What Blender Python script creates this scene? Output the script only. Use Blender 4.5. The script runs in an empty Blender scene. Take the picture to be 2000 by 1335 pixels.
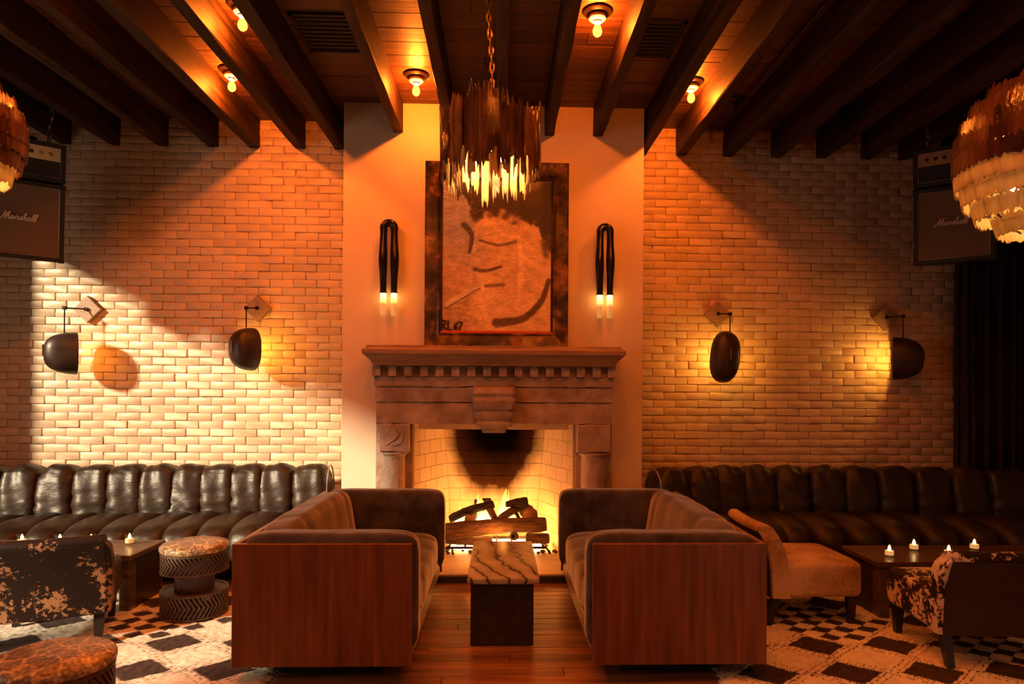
import bpy, bmesh, math, random
import numpy as np
from mathutils import Vector, Matrix, Euler, noise as mnoise

random.seed(7)
S = bpy.context.scene
COL = S.collection
PI = math.pi

# ------------------------------------------------------------------ camera
F_PX, EYE, YAW, ROLL = 1333.0, 1.39, math.radians(-2.0), math.radians(0.4)
PPX, PPY = 1024.6, 760.0
cam_data = bpy.data.cameras.new('camera')
cam = bpy.data.objects.new('camera', cam_data)
COL.objects.link(cam)
cam_data.sensor_width = 36.0
cam_data.lens = F_PX / 2000.0 * 36.0
cam_data.shift_x = (1000.0 - PPX) / 2000.0
cam_data.shift_y = (PPY - 667.5) / 2000.0
CAM_ROT = Matrix.Rotation(YAW, 3, 'Z') @ Matrix.Rotation(PI / 2, 3, 'X') @ Matrix.Rotation(ROLL, 3, 'Z')
cam.matrix_world = Matrix.Translation((0, 0, EYE)) @ CAM_ROT.to_4x4()
cam_data.clip_start = 0.05
S.camera = cam

# ------------------------------------------------------------------ exposure
vs = S.view_settings
vs.view_transform = 'Standard'
vs.look = 'None'
vs.gamma = 1.0
vs.use_curve_mapping = False
vs.exposure = 0.0
S.cycles.use_denoising = True
S.cycles.max_bounces = 7
S.cycles.diffuse_bounces = 4
S.cycles.glossy_bounces = 3
S.cycles.transmission_bounces = 4
S.cycles.transparent_max_bounces = 8
S.cycles.sample_clamp_indirect = 6.0
S.cycles.caustics_reflective = False
S.cycles.caustics_refractive = False

# ------------------------------------------------------------------ world and sun
world = bpy.data.worlds.new('daylight')
S.world = world
world.use_nodes = True
wb = world.node_tree.nodes['Background']
wb.inputs['Color'].default_value = (1.0, 0.62, 0.42, 1)
wb.inputs['Strength'].default_value = 0.016

sun_data = bpy.data.lights.new('sun', 'SUN')
sun_data.energy = 11.0
sun_data.angle = math.radians(5.0)
sun_data.color = (1.0, 0.79, 0.54)
sun = bpy.data.objects.new('sun', sun_data)
COL.objects.link(sun)
SUN_DIR = Vector((1.0, 0.9, -0.52)).normalized()
sun.rotation_euler = SUN_DIR.to_track_quat('-Z', 'Y').to_euler()
sun.location = (-8, -5, 5)


# soft daylight through the side windows
wd_ = bpy.data.lights.new('window_daylight', 'AREA')
wd_.shape = 'RECTANGLE'
wd_.size, wd_.size_y = 3.6, 1.9
wd_.energy = 50
wd_.color = (1.0, 0.84, 0.70)
wo_ = bpy.data.objects.new('window_daylight', wd_)
wo_.rotation_euler = (0, -PI / 2, 0)
wo_.rotation_euler = Vector((1, 0, -0.12)).to_track_quat('-Z', 'Y').to_euler()
wo_.location = (-5.05, 1.9, 1.55)
COL.objects.link(wo_)

# fill spots added out of view to brighten the furniture fronts and floor
for lx_, ly_, lz_, le_ in ((-1.7, 0.2, 2.7, 45), (1.7, 0.2, 2.7, 40), (0.0, -1.0, 2.9, 50)):
    ld_ = bpy.data.lights.new('fill_spot', 'SPOT')
    ld_.spot_size = math.radians(150)
    ld_.spot_blend = 0.5
    ld_.energy = le_
    ld_.color = (1.0, 0.31, 0.10)
    ld_.shadow_soft_size = 0.25
    lo_ = bpy.data.objects.new('fill_spot', ld_)
    lo_.location = (lx_, ly_, lz_)
    COL.objects.link(lo_)


# ------------------------------------------------------------------ helpers
def at(px, py, Y):
    """A point of the room at depth Y that the photograph shows at pixel px, py."""
    d = CAM_ROT @ Vector(((px - PPX) / F_PX, -(py - PPY) / F_PX, -1.0))
    t = Y / d.y
    return Vector((d.x * t, Y, EYE + d.z * t))


def on_z(px, py, z):
    d = CAM_ROT @ Vector(((px - PPX) / F_PX, -(py - PPY) / F_PX, -1.0))
    t = (z - EYE) / d.z
    return Vector((d.x * t, d.y * t, z))


def world_of(o):
    m = o.matrix_parent_inverse @ o.matrix_basis if o.parent else o.matrix_basis
    return world_of(o.parent) @ m if o.parent else m


def put_under(o, parent):
    o.parent = parent
    o.matrix_parent_inverse = world_of(parent).inverted()


def tag(o, label=None, cat=None, group=None, kind=None):
    if label: o['label'] = label
    if cat: o['category'] = cat
    if group: o['group'] = group
    if kind: o['kind'] = kind
    return o


def thing(name, label, cat, loc=(0, 0, 0), rz=0.0, group=None, kind=None):
    o = bpy.data.objects.new(name, None)
    o.empty_display_size = 0.05
    COL.objects.link(o)
    o.location = loc
    o.rotation_euler = (0, 0, rz)
    return tag(o, label, cat, group, kind)


def copy_tree(o, parent=None):
    c = o.copy()
    COL.objects.link(c)
    if parent is not None:
        c.parent = parent
        c.matrix_parent_inverse = o.matrix_parent_inverse.copy()
    for ch in list(o.children):
        copy_tree(ch, c)
    return c


class MB:
    """Collects geometry in world (or local) coordinates and links it as one mesh object."""
    def __init__(self):
        self.v, self.f = [], []

    def add(self, verts, faces):
        n = len(self.v)
        self.v += [tuple(p) for p in verts]
        self.f += [tuple(i + n for i in f) for f in faces]
        return self

    def box(self, x0, x1, y0, y1, z0, z1):
        v = [(x, y, z) for x in (x0, x1) for y in (y0, y1) for z in (z0, z1)]
        f = [(0, 1, 3, 2), (4, 6, 7, 5), (0, 4, 5, 1), (2, 3, 7, 6), (0, 2, 6, 4), (1, 5, 7, 3)]
        return self.add(v, f)

    def bbox(self, x0, x1, y0, y1, z0, z1, b=0.005, seg=1):
        bm = bmesh.new()
        bmesh.ops.create_cube(bm, size=1.0)
        for v in bm.verts:
            v.co = Vector(((x0 + x1) / 2 + v.co.x * (x1 - x0), (y0 + y1) / 2 + v.co.y * (y1 - y0), (z0 + z1) / 2 + v.co.z * (z1 - z0)))
        bmesh.ops.bevel(bm, geom=list(bm.edges), offset=b, segments=seg, profile=0.5, affect='EDGES')
        return self.addbm(bm)

    def addbm(self, bm):
        bm.verts.index_update()
        self.add([v.co[:] for v in bm.verts], [[v.index for v in f.verts] for f in bm.faces])
        bm.free()
        return self

    def loft(self, rings, cap=True, close=True):
        n = len(rings[0])
        v = [p for r in rings for p in r]
        f = []
        for i in range(len(rings) - 1):
            for j in range(n if close else n - 1):
                k = (j + 1) % n
                f.append((i * n + j, i * n + k, (i + 1) * n + k, (i + 1) * n + j))
        if cap:
            f.append(tuple(range(n - 1, -1, -1)))
            f.append(tuple((len(rings) - 1) * n + j for j in range(n)))
        return self.add(v, f)

    def tube(self, pts, rad, seg=10, cap=True):
        pts = [Vector(p) for p in pts]
        if not isinstance(rad, (list, tuple)):
            rad = [rad] * len(pts)
        rings = []
        up = None
        for i, p in enumerate(pts):
            d = (pts[min(i + 1, len(pts) - 1)] - pts[max(i - 1, 0)]).normalized()
            if up is None:
                up = Vector((0, 0, 1)) if abs(d.z) < 0.9 else Vector((1, 0, 0))
            a = (up - d * up.dot(d)).normalized()
            b = d.cross(a)
            up = a
            rings.append([p + (a * math.cos(t) + b * math.sin(t)) * rad[i] for t in [2 * PI * j / seg for j in range(seg)]])
        return self.loft(rings, cap)

    def lathe(self, prof, c=(0, 0, 0), seg=32, cap=True):
        rings = [[(c[0] + r * math.cos(2 * PI * j / seg), c[1] + r * math.sin(2 * PI * j / seg), c[2] + z) for j in range(seg)] for r, z in prof]
        return self.loft(rings, cap)

    def prism(self, poly, x0, x1):
        """poly: (y, z) outline extruded along x."""
        return self.loft([[(x0, y, z) for y, z in poly], [(x1, y, z) for y, z in poly]])

    def cushion(self, c, size, p=4.0, n=12, disp=None, rot=None):
        """A rounded, upholstered block: a cube pushed to a superellipsoid; disp(x,y,z in -1..1) returns an offset along the normal."""
        idx, verts, faces = {}, [], []
        def vid(q):
            k = (round(q[0] * 1000), round(q[1] * 1000), round(q[2] * 1000))
            if k not in idx:
                idx[k] = len(verts)
                verts.append(q)
            return idx[k]
        lin = [math.sin((-1 + 2 * i / n) * PI / 2 * 0.9) / math.sin(PI / 2 * 0.9) for i in range(n + 1)]
        for ax in range(3):
            for s in (-1, 1):
                for i in range(n):
                    for j in range(n):
                        quad = []
                        for a, b in ((0, 0), (1, 0), (1, 1), (0, 1)):
                            q = [0, 0, 0]
                            q[ax] = s
                            q[(ax + 1) % 3] = lin[i + a]
                            q[(ax + 2) % 3] = lin[j + b]
                            quad.append(vid(tuple(q)))
                        faces.append(quad if s > 0 else quad[::-1])
        out = []
        for q in verts:
            nrm = (abs(q[0]) ** p + abs(q[1]) ** p + abs(q[2]) ** p) ** (1 / p)
            u = Vector(q) / nrm
            g = Vector([math.copysign(abs(u[k]) ** (p - 1), u[k]) / size[k] for k in range(3)]).normalized()
            w = Vector((u.x * size[0] / 2, u.y * size[1] / 2, u.z * size[2] / 2))
            if disp:
                w = w + g * disp(u.x, u.y, u.z)
            if rot is not None:
                w = rot @ w
            out.append(w + Vector(c))
        return self.add(out, faces)

    def build(self, name, mat, parent=None, smooth=False, local=False, kind=None, label=None):
        me = bpy.data.meshes.new(name)
        me.from_pydata(self.v, [], self.f)
        bm = bmesh.new()
        bm.from_mesh(me)
        bmesh.ops.recalc_face_normals(bm, faces=bm.faces)
        bm.to_mesh(me)
        bm.free()
        me.materials.append(mat)
        if smooth:
            me.polygons.foreach_set('use_smooth', [True] * len(me.polygons))
            if smooth is not True:
                me.set_sharp_from_angle(angle=math.radians(smooth))
        o = bpy.data.objects.new(name, me)
        COL.objects.link(o)
        if parent is not None:
            if local:
                o.parent = parent
            else:
                put_under(o, parent)
        if kind: o['kind'] = kind
        if label: o['label'] = label
        return o


def link_mesh(name, me, parent, loc=(0, 0, 0), rot=(0, 0, 0)):
    o = bpy.data.objects.new(name, me)
    o.location = loc
    o.rotation_euler = rot
    COL.objects.link(o)
    if parent is not None:
        put_under(o, parent)
    return o


def spline(pts, n=6):
    pts = [Vector(p) for p in pts]
    out = []
    for i in range(len(pts) - 1):
        p0, p1, p2, p3 = pts[max(i - 1, 0)], pts[i], pts[i + 1], pts[min(i + 2, len(pts) - 1)]
        for k in range(n):
            t = k / n
            out.append(0.5 * (2 * p1 + (p2 - p0) * t + (2 * p0 - 5 * p1 + 4 * p2 - p3) * t * t + (3 * p1 - p0 - 3 * p2 + p3) * t ** 3))
    out.append(pts[-1])
    return out


# ------------------------------------------------------------------ materials
class NT:
    def __init__(self, name):
        self.m = bpy.data.materials.new(name)
        self.m.use_nodes = True
        self.t = self.m.node_tree
        self.b = self.t.nodes['Principled BSDF']
        self.out = self.t.nodes['Material Output']

    def n(self, typ, **kw):
        x = self.t.nodes.new(typ)
        for k, v in kw.items():
            if k in ('inp',):
                for a, b in v.items():
                    x.inputs[a].default_value = b
            else:
                setattr(x, k, v)
        return x

    def l(self, a, b):
        self.t.links.new(a, b)

    def coords(self, kind='Object', scale=(1, 1, 1)):
        tc = self.n('ShaderNodeTexCoord')
        mp = self.n('ShaderNodeMapping')
        mp.inputs['Scale'].default_value = scale
        self.l(tc.outputs[kind], mp.inputs['Vector'])
        return mp.outputs['Vector']

    def noise(self, vec, scale, detail=4, rough=0.55):
        x = self.n('ShaderNodeTexNoise')
        x.inputs['Scale'].default_value = scale
        x.inputs['Detail'].default_value = detail
        x.inputs['Roughness'].default_value = rough
        self.l(vec, x.inputs['Vector'])
        return x.outputs['Fac']

    def ramp(self, fac, stops):
        r = self.n('ShaderNodeValToRGB')
        while len(r.color_ramp.elements) < len(stops):
            r.color_ramp.elements.new(0.5)
        for e, (p, c) in zip(r.color_ramp.elements, stops):
            e.position = p
            e.color = (c[0], c[1], c[2], 1)
        self.l(fac, r.inputs['Fac'])
        return r.outputs['Color']

    def bump(self, h, strength=0.3, dist=0.01):
        b = self.n('ShaderNodeBump')
        b.inputs['Strength'].default_value = strength
        b.inputs['Distance'].default_value = dist
        self.l(h, b.inputs['Height'])
        self.l(b.outputs['Normal'], self.b.inputs['Normal'])
        return b

    def set(self, **kw):
        for k, v in kw.items():
            self.b.inputs[k.replace('_', ' ')].default_value = v
        return self


def noisy(name, c1, c2, scale=(1, 1, 1), ns=6.0, rough=0.6, bump=0.2, dist=0.004, detail=6, lo=0.3, hi=0.7, coord='Object', **kw):
    m = NT(name)
    v = m.coords(coord, scale)
    f = m.noise(v, ns, detail)
    m.l(m.ramp(f, [(lo, c1), (hi, c2)]), m.b.inputs['Base Color'])
    m.set(Roughness=rough)
    for k, x in kw.items():
        m.b.inputs[k.replace('_', ' ')].default_value = x
    if bump:
        m.bump(m.noise(v, ns * 3, 5), bump, dist)
    return m.m


def plank_mat(name, cols, scale, rough, bump=0.25, dist=0.003, ns=3.0, rnd=0.5):
    """Timber with grain along the stretched axis and a tone of its own for every piece."""
    m = NT(name)
    v = m.coords('Object', scale)
    oi = m.n('ShaderNodeObjectInfo')
    add = m.n('ShaderNodeVectorMath', operation='ADD')
    cmb = m.n('ShaderNodeCombineXYZ')
    mul = m.n('ShaderNodeMath', operation='MULTIPLY')
    mul.inputs[1].default_value = 37.0
    m.l(oi.outputs['Random'], mul.inputs[0])
    for k in 'XYZ':
        m.l(mul.outputs[0], cmb.inputs[k])
    m.l(v, add.inputs[0])
    m.l(cmb.outputs[0], add.inputs[1])
    f = m.noise(add.outputs[0], ns, 7, 0.62)
    c = m.ramp(f, [(0.28, cols[0]), (0.5, cols[1]), (0.72, cols[2])])
    hsv = m.n('ShaderNodeHueSaturation')
    mr = m.n('ShaderNodeMapRange')
    mr.inputs['To Min'].default_value = 1 - rnd
    mr.inputs['To Max'].default_value = 1 + rnd
    m.l(oi.outputs['Random'], mr.inputs['Value'])
    m.l(mr.outputs['Result'], hsv.inputs['Value'])
    m.l(c, hsv.inputs['Color'])
    m.l(hsv.outputs['Color'], m.b.inputs['Base Color'])
    m.set(Roughness=rough)
    if 'beam' in name: m.set(Specular_IOR_Level=0.15)
    m.bump(f, bump, dist)
    return m.m


def emit(name, col, strength):
    m = NT(name)
    m.set(Base_Color=(0, 0, 0, 1), Emission_Color=(*col, 1), Emission_Strength=strength, Roughness=0.3)
    return m.m


M = {}
# painted brick: every brick a slightly different cream, dirt gathers in the joints
def brick_paint():
    m = NT('painted_brick')
    v = m.coords('Object')
    oi = m.n('ShaderNodeObjectInfo')
    geo = m.n('ShaderNodeNewGeometry')
    n1 = m.noise(geo.outputs['Position'], 3.0, 5)
    n2 = m.noise(geo.outputs['Position'], 60.0, 4)
    c = m.ramp(n1, [(0.3, (0.58, 0.44, 0.29)), (0.7, (0.72, 0.57, 0.39))])
    hsv = m.n('ShaderNodeHueSaturation')
    mr = m.n('ShaderNodeMapRange')
    mr.inputs['To Min'].default_value = 0.9
    mr.inputs['To Max'].default_value = 1.07
    m.l(oi.outputs['Random'], mr.inputs['Value'])
    m.l(mr.outputs['Result'], hsv.inputs['Value'])
    m.l(c, hsv.inputs['Color'])
    m.l(hsv.outputs['Color'], m.b.inputs['Base Color'])
    m.set(Roughness=0.42)
    m.bump(n2, 0.35, 0.004)
    return m.m
M['brick'] = brick_paint()
M['mortar'] = noisy('painted_mortar', (0.19, 0.11, 0.06), (0.56, 0.42, 0.28), ns=9, rough=0.8, bump=0.4, lo=0.35, hi=0.6)
M['plaster'] = noisy('plaster', (0.68, 0.54, 0.40), (0.76, 0.62, 0.47), ns=2.2, rough=0.5, bump=0.08, dist=0.003)
M['stone'] = noisy('mantel_stone', (0.25, 0.155, 0.115), (0.48, 0.36, 0.285), ns=7, rough=0.75, bump=0.9, dist=0.012, detail=9)
M['stone_shelf'] = noisy('mantel_shelf_stone', (0.19, 0.10, 0.06), (0.34, 0.21, 0.14), scale=(0.6, 3, 6), ns=6, rough=0.6, bump=0.6, dist=0.008)
M['hearth'] = noisy('hearth_stone', (0.42, 0.31, 0.23), (0.58, 0.45, 0.34), ns=9, rough=0.6, bump=0.3)
M['hearth_edge'] = noisy('hearth_edge_slate', (0.03, 0.03, 0.032), (0.07, 0.065, 0.06), ns=12, rough=0.5, bump=0.3)
M['beam'] = plank_mat('beam_timber', [(0.010, 0.005, 0.0026), (0.030, 0.015, 0.008), (0.062, 0.034, 0.018)], (6, 0.5, 6), 0.6, 0.6, 0.006, 3.5, 0.25)
M['ceiling'] = plank_mat('ceiling_board', [(0.03, 0.011, 0.005), (0.08, 0.031, 0.012), (0.13, 0.055, 0.022)], (0.5, 9, 9), 0.5, 0.5, 0.004, 3.0, 0.3)
M['dark'] = noisy('dark_paint', (0.006, 0.005, 0.004), (0.012, 0.01, 0.008), ns=8, rough=0.7, bump=0)
M['floor'] = plank_mat('floor_board', [(0.09, 0.034, 0.014), (0.22, 0.092, 0.038), (0.34, 0.155, 0.068)], (0.7, 10, 10), 0.30, 0.45, 0.003, 2.6, 0.35)
M['iron'] = noisy('black_iron', (0.012, 0.010, 0.009), (0.03, 0.022, 0.018), ns=30, rough=0.45, bump=0.2, Metallic=0.6)
M['bronze'] = noisy('dark_bronze', (0.02, 0.012, 0.008), (0.05, 0.03, 0.018), ns=14, rough=0.38, bump=0.1, Metallic=0.7)
M['brass'] = noisy('aged_brass', (0.30, 0.17, 0.06), (0.42, 0.26, 0.10), ns=20, rough=0.35, bump=0.05, Metallic=1.0)
M['leather'] = noisy('black_leather', (0.011, 0.007, 0.0045), (0.034, 0.020, 0.012), scale=(1, 1, 2.0), ns=5, rough=0.40, bump=0.34, dist=0.012, detail=3)
M['leather'].node_tree.nodes['Principled BSDF'].inputs['Specular IOR Level'].default_value = 0.34
M['zip'] = noisy('zip_metal', (0.35, 0.35, 0.36), (0.5, 0.5, 0.5), ns=30, rough=0.3, bump=0, Metallic=1.0)
M['velvet'] = noisy('taupe_mohair', (0.026, 0.018, 0.016), (0.105, 0.080, 0.072), ns=6, rough=0.85, bump=0.4, dist=0.006, detail=8, lo=0.36, hi=0.64,
                    Sheen_Weight=1.0, Sheen_Roughness=0.35, Sheen_Tint=(0.95, 0.85, 0.80, 1))
M['walnut'] = plank_mat('walnut_veneer', [(0.085, 0.024, 0.008), (0.17, 0.052, 0.016), (0.25, 0.085, 0.027)], (14, 14, 0.8), 0.36, 0.15, 0.001, 2.2, 0.06)
M['dark_wood'] = plank_mat('dark_stained_wood', [(0.012, 0.008, 0.006), (0.03, 0.019, 0.012), (0.055, 0.035, 0.02)], (8, 1.2, 8), 0.4, 0.3, 0.002, 2.6, 0.15)
M['table_wood'] = plank_mat('coffee_table_wood', [(0.045, 0.024, 0.012), (0.095, 0.053, 0.027), (0.15, 0.085, 0.045)], (1.0, 9, 9), 0.30, 0.2, 0.002, 2.6, 0.1)
M['leg_wood'] = noisy('black_leg_wood', (0.008, 0.006, 0.005), (0.02, 0.013, 0.009), ns=14, rough=0.35, bump=0.05)
M['ceramic'] = noisy('white_porcelain', (0.70, 0.62, 0.50), (0.76, 0.68, 0.56), ns=6, rough=0.25, bump=0)
M['black_gloss'] = noisy('black_lacquer', (0.006, 0.005, 0.005), (0.012, 0.009, 0.008), ns=6, rough=0.16, bump=0.05)
M['tolex'] = noisy('black_vinyl', (0.008, 0.008, 0.009), (0.016, 0.015, 0.015), ns=60, rough=0.5, bump=0.4, dist=0.002)
M['piping'] = noisy('cream_piping', (0.55, 0.48, 0.40), (0.65, 0.57, 0.48), ns=20, rough=0.5, bump=0)
M['gold'] = noisy('gold_panel', (0.50, 0.36, 0.22), (0.58, 0.43, 0.27), ns=20, rough=0.3, bump=0, Metallic=0.8)
M['curtain'] = noisy('dark_velvet_curtain', (0.012, 0.005, 0.004), (0.03, 0.012, 0.009), scale=(3, 3, 0.4), ns=8, rough=0.9, bump=0.3)
M['hide_tan'] = None
def hide(name, dark, light, thr, ns, fw=0.42, fs=38.0, sheen=0.04, edge=0.02):
    m = NT(name)
    v = m.coords('Object')
    big = m.noise(v, ns, 2, 0.5)
    fine = m.noise(v, fs, 6, 0.7)
    mx = m.n('ShaderNodeMath', operation='MULTIPLY_ADD')
    mx.inputs[1].default_value = fw
    m.l(fine, mx.inputs[0])
    m.l(big, mx.inputs[2])
    half = m.n('ShaderNodeMath', operation='MULTIPLY')
    half.inputs[1].default_value = 0.5
    m.l(mx.outputs[0], half.inputs[0])
    m.l(m.ramp(half.outputs[0], [((thr - edge) / 2, dark), ((thr + edge) / 2, light)]), m.b.inputs['Base Color'])
    m.set(Roughness=0.6, Specular_IOR_Level=0.18, Sheen_Weight=sheen, Sheen_Roughness=0.4)
    m.bump(m.noise(m.coords('Object', (60, 60, 12)), 6, 3), 0.3, 0.003)
    return m.m

M['cowhide'] = hide('brown_and_white_cowhide', (0.018, 0.008, 0.005), (0.66, 0.56, 0.46), 0.985, 5.2, 0.9)
M['cowhide_dark'] = hide('dark_brown_cowhide', (0.014, 0.006, 0.004), (0.32, 0.17, 0.085), 1.165, 6.0, 1.1, 40.0)
M['hide_tan'] = hide('tan_cowhide', (0.26, 0.125, 0.06), (0.62, 0.44, 0.29), 0.66, 3.0, edge=0.16)
M['hide_back'] = noisy('dark_hide_backing', (0.016, 0.007, 0.004), (0.036, 0.014, 0.008), ns=12, rough=0.7, bump=0.2)

def marble():
    m = NT('veined_marble')
    v = m.coords('Object', (1, 1, 1))
    mp = m.n('ShaderNodeMapping')
    mp.inputs['Rotation'].default_value = (0, 0, math.radians(-15))
    m.l(v, mp.inputs['Vector'])
    w = m.n('ShaderNodeTexWave')
    w.wave_type = 'BANDS'
    w.bands_direction = 'X'
    w.inputs['Scale'].default_value = 2.9
    w.inputs['Distortion'].default_value = 11.0
    w.inputs['Detail'].default_value = 4
    w.inputs['Detail Scale'].default_value = 0.6
    w.inputs['Detail Roughness'].default_value = 0.6
    m.l(mp.outputs['Vector'], w.inputs['Vector'])
    n = m.noise(mp.outputs['Vector'], 4, 6)
    veins = m.ramp(w.outputs['Fac'], [(0.0, (0.045, 0.03, 0.024)), (0.035, (0.14, 0.10, 0.08)), (0.09, (0.40, 0.36, 0.33)), (1.0, (0.52, 0.49, 0.46))])
    cloud = m.ramp(n, [(0.35, (0.62, 0.56, 0.50)), (0.65, (1, 1, 1))])
    mix = m.n('ShaderNodeMix', data_type='RGBA', blend_type='MULTIPLY')
    mix.inputs['Factor'].default_value = 1.0
    m.l(veins, mix.inputs['A'])
    m.l(cloud, mix.inputs['B'])
    m.l(mix.outputs['Result'], m.b.inputs['Base Color'])
    m.set(Roughness=0.28)
    return m.m
M['marble'] = marble()

def grille():
    m = NT('grille_cloth')
    v = m.coords('Object')
    w = m.n('ShaderNodeTexWave')
    w.inputs['Scale'].default_value = 55
    w.inputs['Distortion'].default_value = 1.0
    m.l(v, w.inputs['Vector'])
    m.l(m.ramp(w.outputs['Fac'], [(0.0, (0.13, 0.09, 0.058)), (1.0, (0.23, 0.165, 0.11))]), m.b.inputs['Base Color'])
    m.set(Roughness=0.9)
    return m.m
M['grille'] = grille()

def agate(name, c1, c2, transl, rough):
    """Slabs of stone or glass: mostly a glossy body, a share of the light comes through."""
    m = NT(name)
    v = m.coords('Object', (5, 5, 1.2))
    oi = m.n('ShaderNodeObjectInfo')
    f = m.noise(v, 6, 5)
    col = m.ramp(f, [(0.3, c1), (0.7, c2)])
    hsv = m.n('ShaderNodeHueSaturation')
    mr = m.n('ShaderNodeMapRange')
    mr.inputs['To Min'].default_value = 0.45
    mr.inputs['To Max'].default_value = 1.5
    m.l(oi.outputs['Random'], mr.inputs['Value'])
    m.l(mr.outputs['Result'], hsv.inputs['Value'])
    m.l(col, hsv.inputs['Color'])
    if transl < 0.4: col = hsv.outputs['Color']
    m.l(col, m.b.inputs['Base Color'])
    m.set(Roughness=rough)
    m.bump(m.noise(v, 14, 4), 0.5, 0.006)
    tr = m.n('ShaderNodeBsdfTranslucent')
    m.l(col, tr.inputs['Color'])
    mix = m.n('ShaderNodeMixShader')
    mix.inputs[0].default_value = transl
    m.l(m.b.outputs[0], mix.inputs[1])
    m.l(tr.outputs[0], mix.inputs[2])
    m.l(mix.outputs[0], m.out.inputs['Surface'])
    return m.m
M['agate'] = agate('smoky_agate', (0.055, 0.026, 0.012), (0.22, 0.11, 0.05), 0.14, 0.14)
M['agate_lit'] = agate('lit_agate', (0.42, 0.26, 0.11), (0.66, 0.48, 0.25), 0.20, 0.25)  # inner slats, paler to stand for the lamplight falling on them
M['lit_glass'] = agate('lit_tier_glass', (0.60, 0.44, 0.22), (0.80, 0.66, 0.40), 0.6, 0.25)  # lower tiers of the same glass, paler to stand for lamplight inside
M['amber'] = agate('brown_glass', (0.05, 0.018, 0.008), (0.15, 0.058, 0.02), 0.08, 0.16)

def attr_mat(name, rough, bump, ns):
    m = NT(name)
    a = m.n('ShaderNodeAttribute')
    a.attribute_name = 'paint'
    m.l(a.outputs['Color'], m.b.inputs['Base Color'])
    m.set(Roughness=rough)
    m.bump(m.noise(m.coords('Object'), ns, 5), bump, 0.004)
    return m.m
M['rug'] = attr_mat('wool_pile', 0.95, 0.45, 90)
M['canvas'] = attr_mat('painted_canvas', 0.55, 0.25, 45)

def firebrick():
    """Buff firebrick; soot has settled on the back above the fire."""
    m = NT('firebrick')
    geo = m.n('ShaderNodeNewGeometry')
    sep = m.n('ShaderNodeSeparateXYZ')
    m.l(geo.outputs['Position'], sep.inputs[0])
    n = m.noise(geo.outputs['Position'], 3.0, 4)
    # distance from the soot's middle, an upright ellipse on the back wall
    def lin(sock, off, sc):
        a = m.n('ShaderNodeMath', operation='ADD')
        a.inputs[1].default_value = -off
        b = m.n('ShaderNodeMath', operation='MULTIPLY')
        b.inputs[1].default_value = 1 / sc
        m.l(sock, a.inputs[0])
        m.l(a.outputs[0], b.inputs[0])
        return b.outputs[0]
    vec = m.n('ShaderNodeCombineXYZ')
    m.l(lin(sep.outputs['X'], -0.05, 0.58), vec.inputs['X'])
    m.l(lin(sep.outputs['Y'], 6.1, 0.75), vec.inputs['Y'])
    m.l(lin(sep.outputs['Z'], 1.30, 1.22), vec.inputs['Z'])
    ln = m.n('ShaderNodeVectorMath', operation='LENGTH')
    m.l(vec.outputs[0], ln.inputs[0])
    add = m.n('ShaderNodeMath', operation='MULTIPLY_ADD')
    add.inputs[1].default_value = 0.35
    m.l(n, add.inputs[0])
    m.l(ln.outputs['Value'], add.inputs[2])
    c = m.ramp(add.outputs[0], [(0.80, (0.0022, 0.0014, 0.001)), (0.98, (0.035, 0.014, 0.006)), (1.0, (0.10, 0.05, 0.025))])
    r = c.node
    r.color_ramp.elements[0].position = 0.56
    r.color_ramp.elements[1].position = 0.80
    r.color_ramp.elements[2].color = (0.60, 0.47, 0.32, 1)
    m.l(c, m.b.inputs['Base Color'])
    m.set(Roughness=0.85, Specular_IOR_Level=0.0)
    m.bump(m.noise(geo.outputs['Position'], 60, 4), 0.3, 0.003)
    return m.m
M['firebrick'] = firebrick()
M['fire_mortar'] = noisy('fire_mortar', (0.10, 0.06, 0.035), (0.18, 0.12, 0.08), ns=10, rough=0.9, bump=0.2)

def bark(name, c1, c2):
    m = NT(name)
    v = m.coords('Object', (2.0, 14, 14))
    f = m.noise(v, 4, 8, 0.7)
    m.l(m.ramp(f, [(0.35, c1), (0.62, c2)]), m.b.inputs['Base Color'])
    m.set(Roughness=0.85)
    m.bump(f, 1.0, 0.02)
    return m.m
M['bark'] = bark('log_bark', (0.045, 0.022, 0.013), (0.24, 0.13, 0.085))
M['char'] = bark('charred_log', (0.008, 0.005, 0.004), (0.055, 0.028, 0.018))
M['log_end'] = noisy('log_end_grain', (0.22, 0.10, 0.05), (0.40, 0.22, 0.12), ns=24, rough=0.8, bump=0.6)

def flame():
    m = NT('flame')
    v = m.n('ShaderNodeTexCoord')
    sep = m.n('ShaderNodeSeparateXYZ')
    m.l(v.outputs['Generated'], sep.inputs[0])
    c = m.ramp(sep.outputs['Z'], [(0.0, (1.0, 0.62, 0.20)), (0.45, (1.0, 0.42, 0.07)), (1.0, (1.0, 0.20, 0.01))])
    em = m.n('ShaderNodeEmission')
    em.inputs['Strength'].default_value = 9.0
    m.l(c, em.inputs['Color'])
    tr = m.n('ShaderNodeBsdfTransparent')
    mix = m.n('ShaderNodeMixShader')
    lw = m.n('ShaderNodeLayerWeight')
    lw.inputs['Blend'].default_value = 0.45
    a = m.n('ShaderNodeMath', operation='MULTIPLY_ADD')
    a.inputs[1].default_value = 0.55
    m.l(sep.outputs['Z'], a.inputs[0])
    m.l(lw.outputs['Facing'], a.inputs[2])
    a.use_clamp = True
    m.l(a.outputs[0], mix.inputs[0])
    m.l(em.outputs[0], mix.inputs[1])
    m.l(tr.outputs[0], mix.inputs[2])
    m.l(mix.outputs[0], m.out.inputs['Surface'])
    return m.m
M['flame'] = flame()
M['ember'] = emit('glowing_ember', (1.0, 0.30, 0.04), 5.0)
M['burner'] = emit('gas_burner_glow', (1.0, 0.62, 0.22), 12.0)
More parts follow.
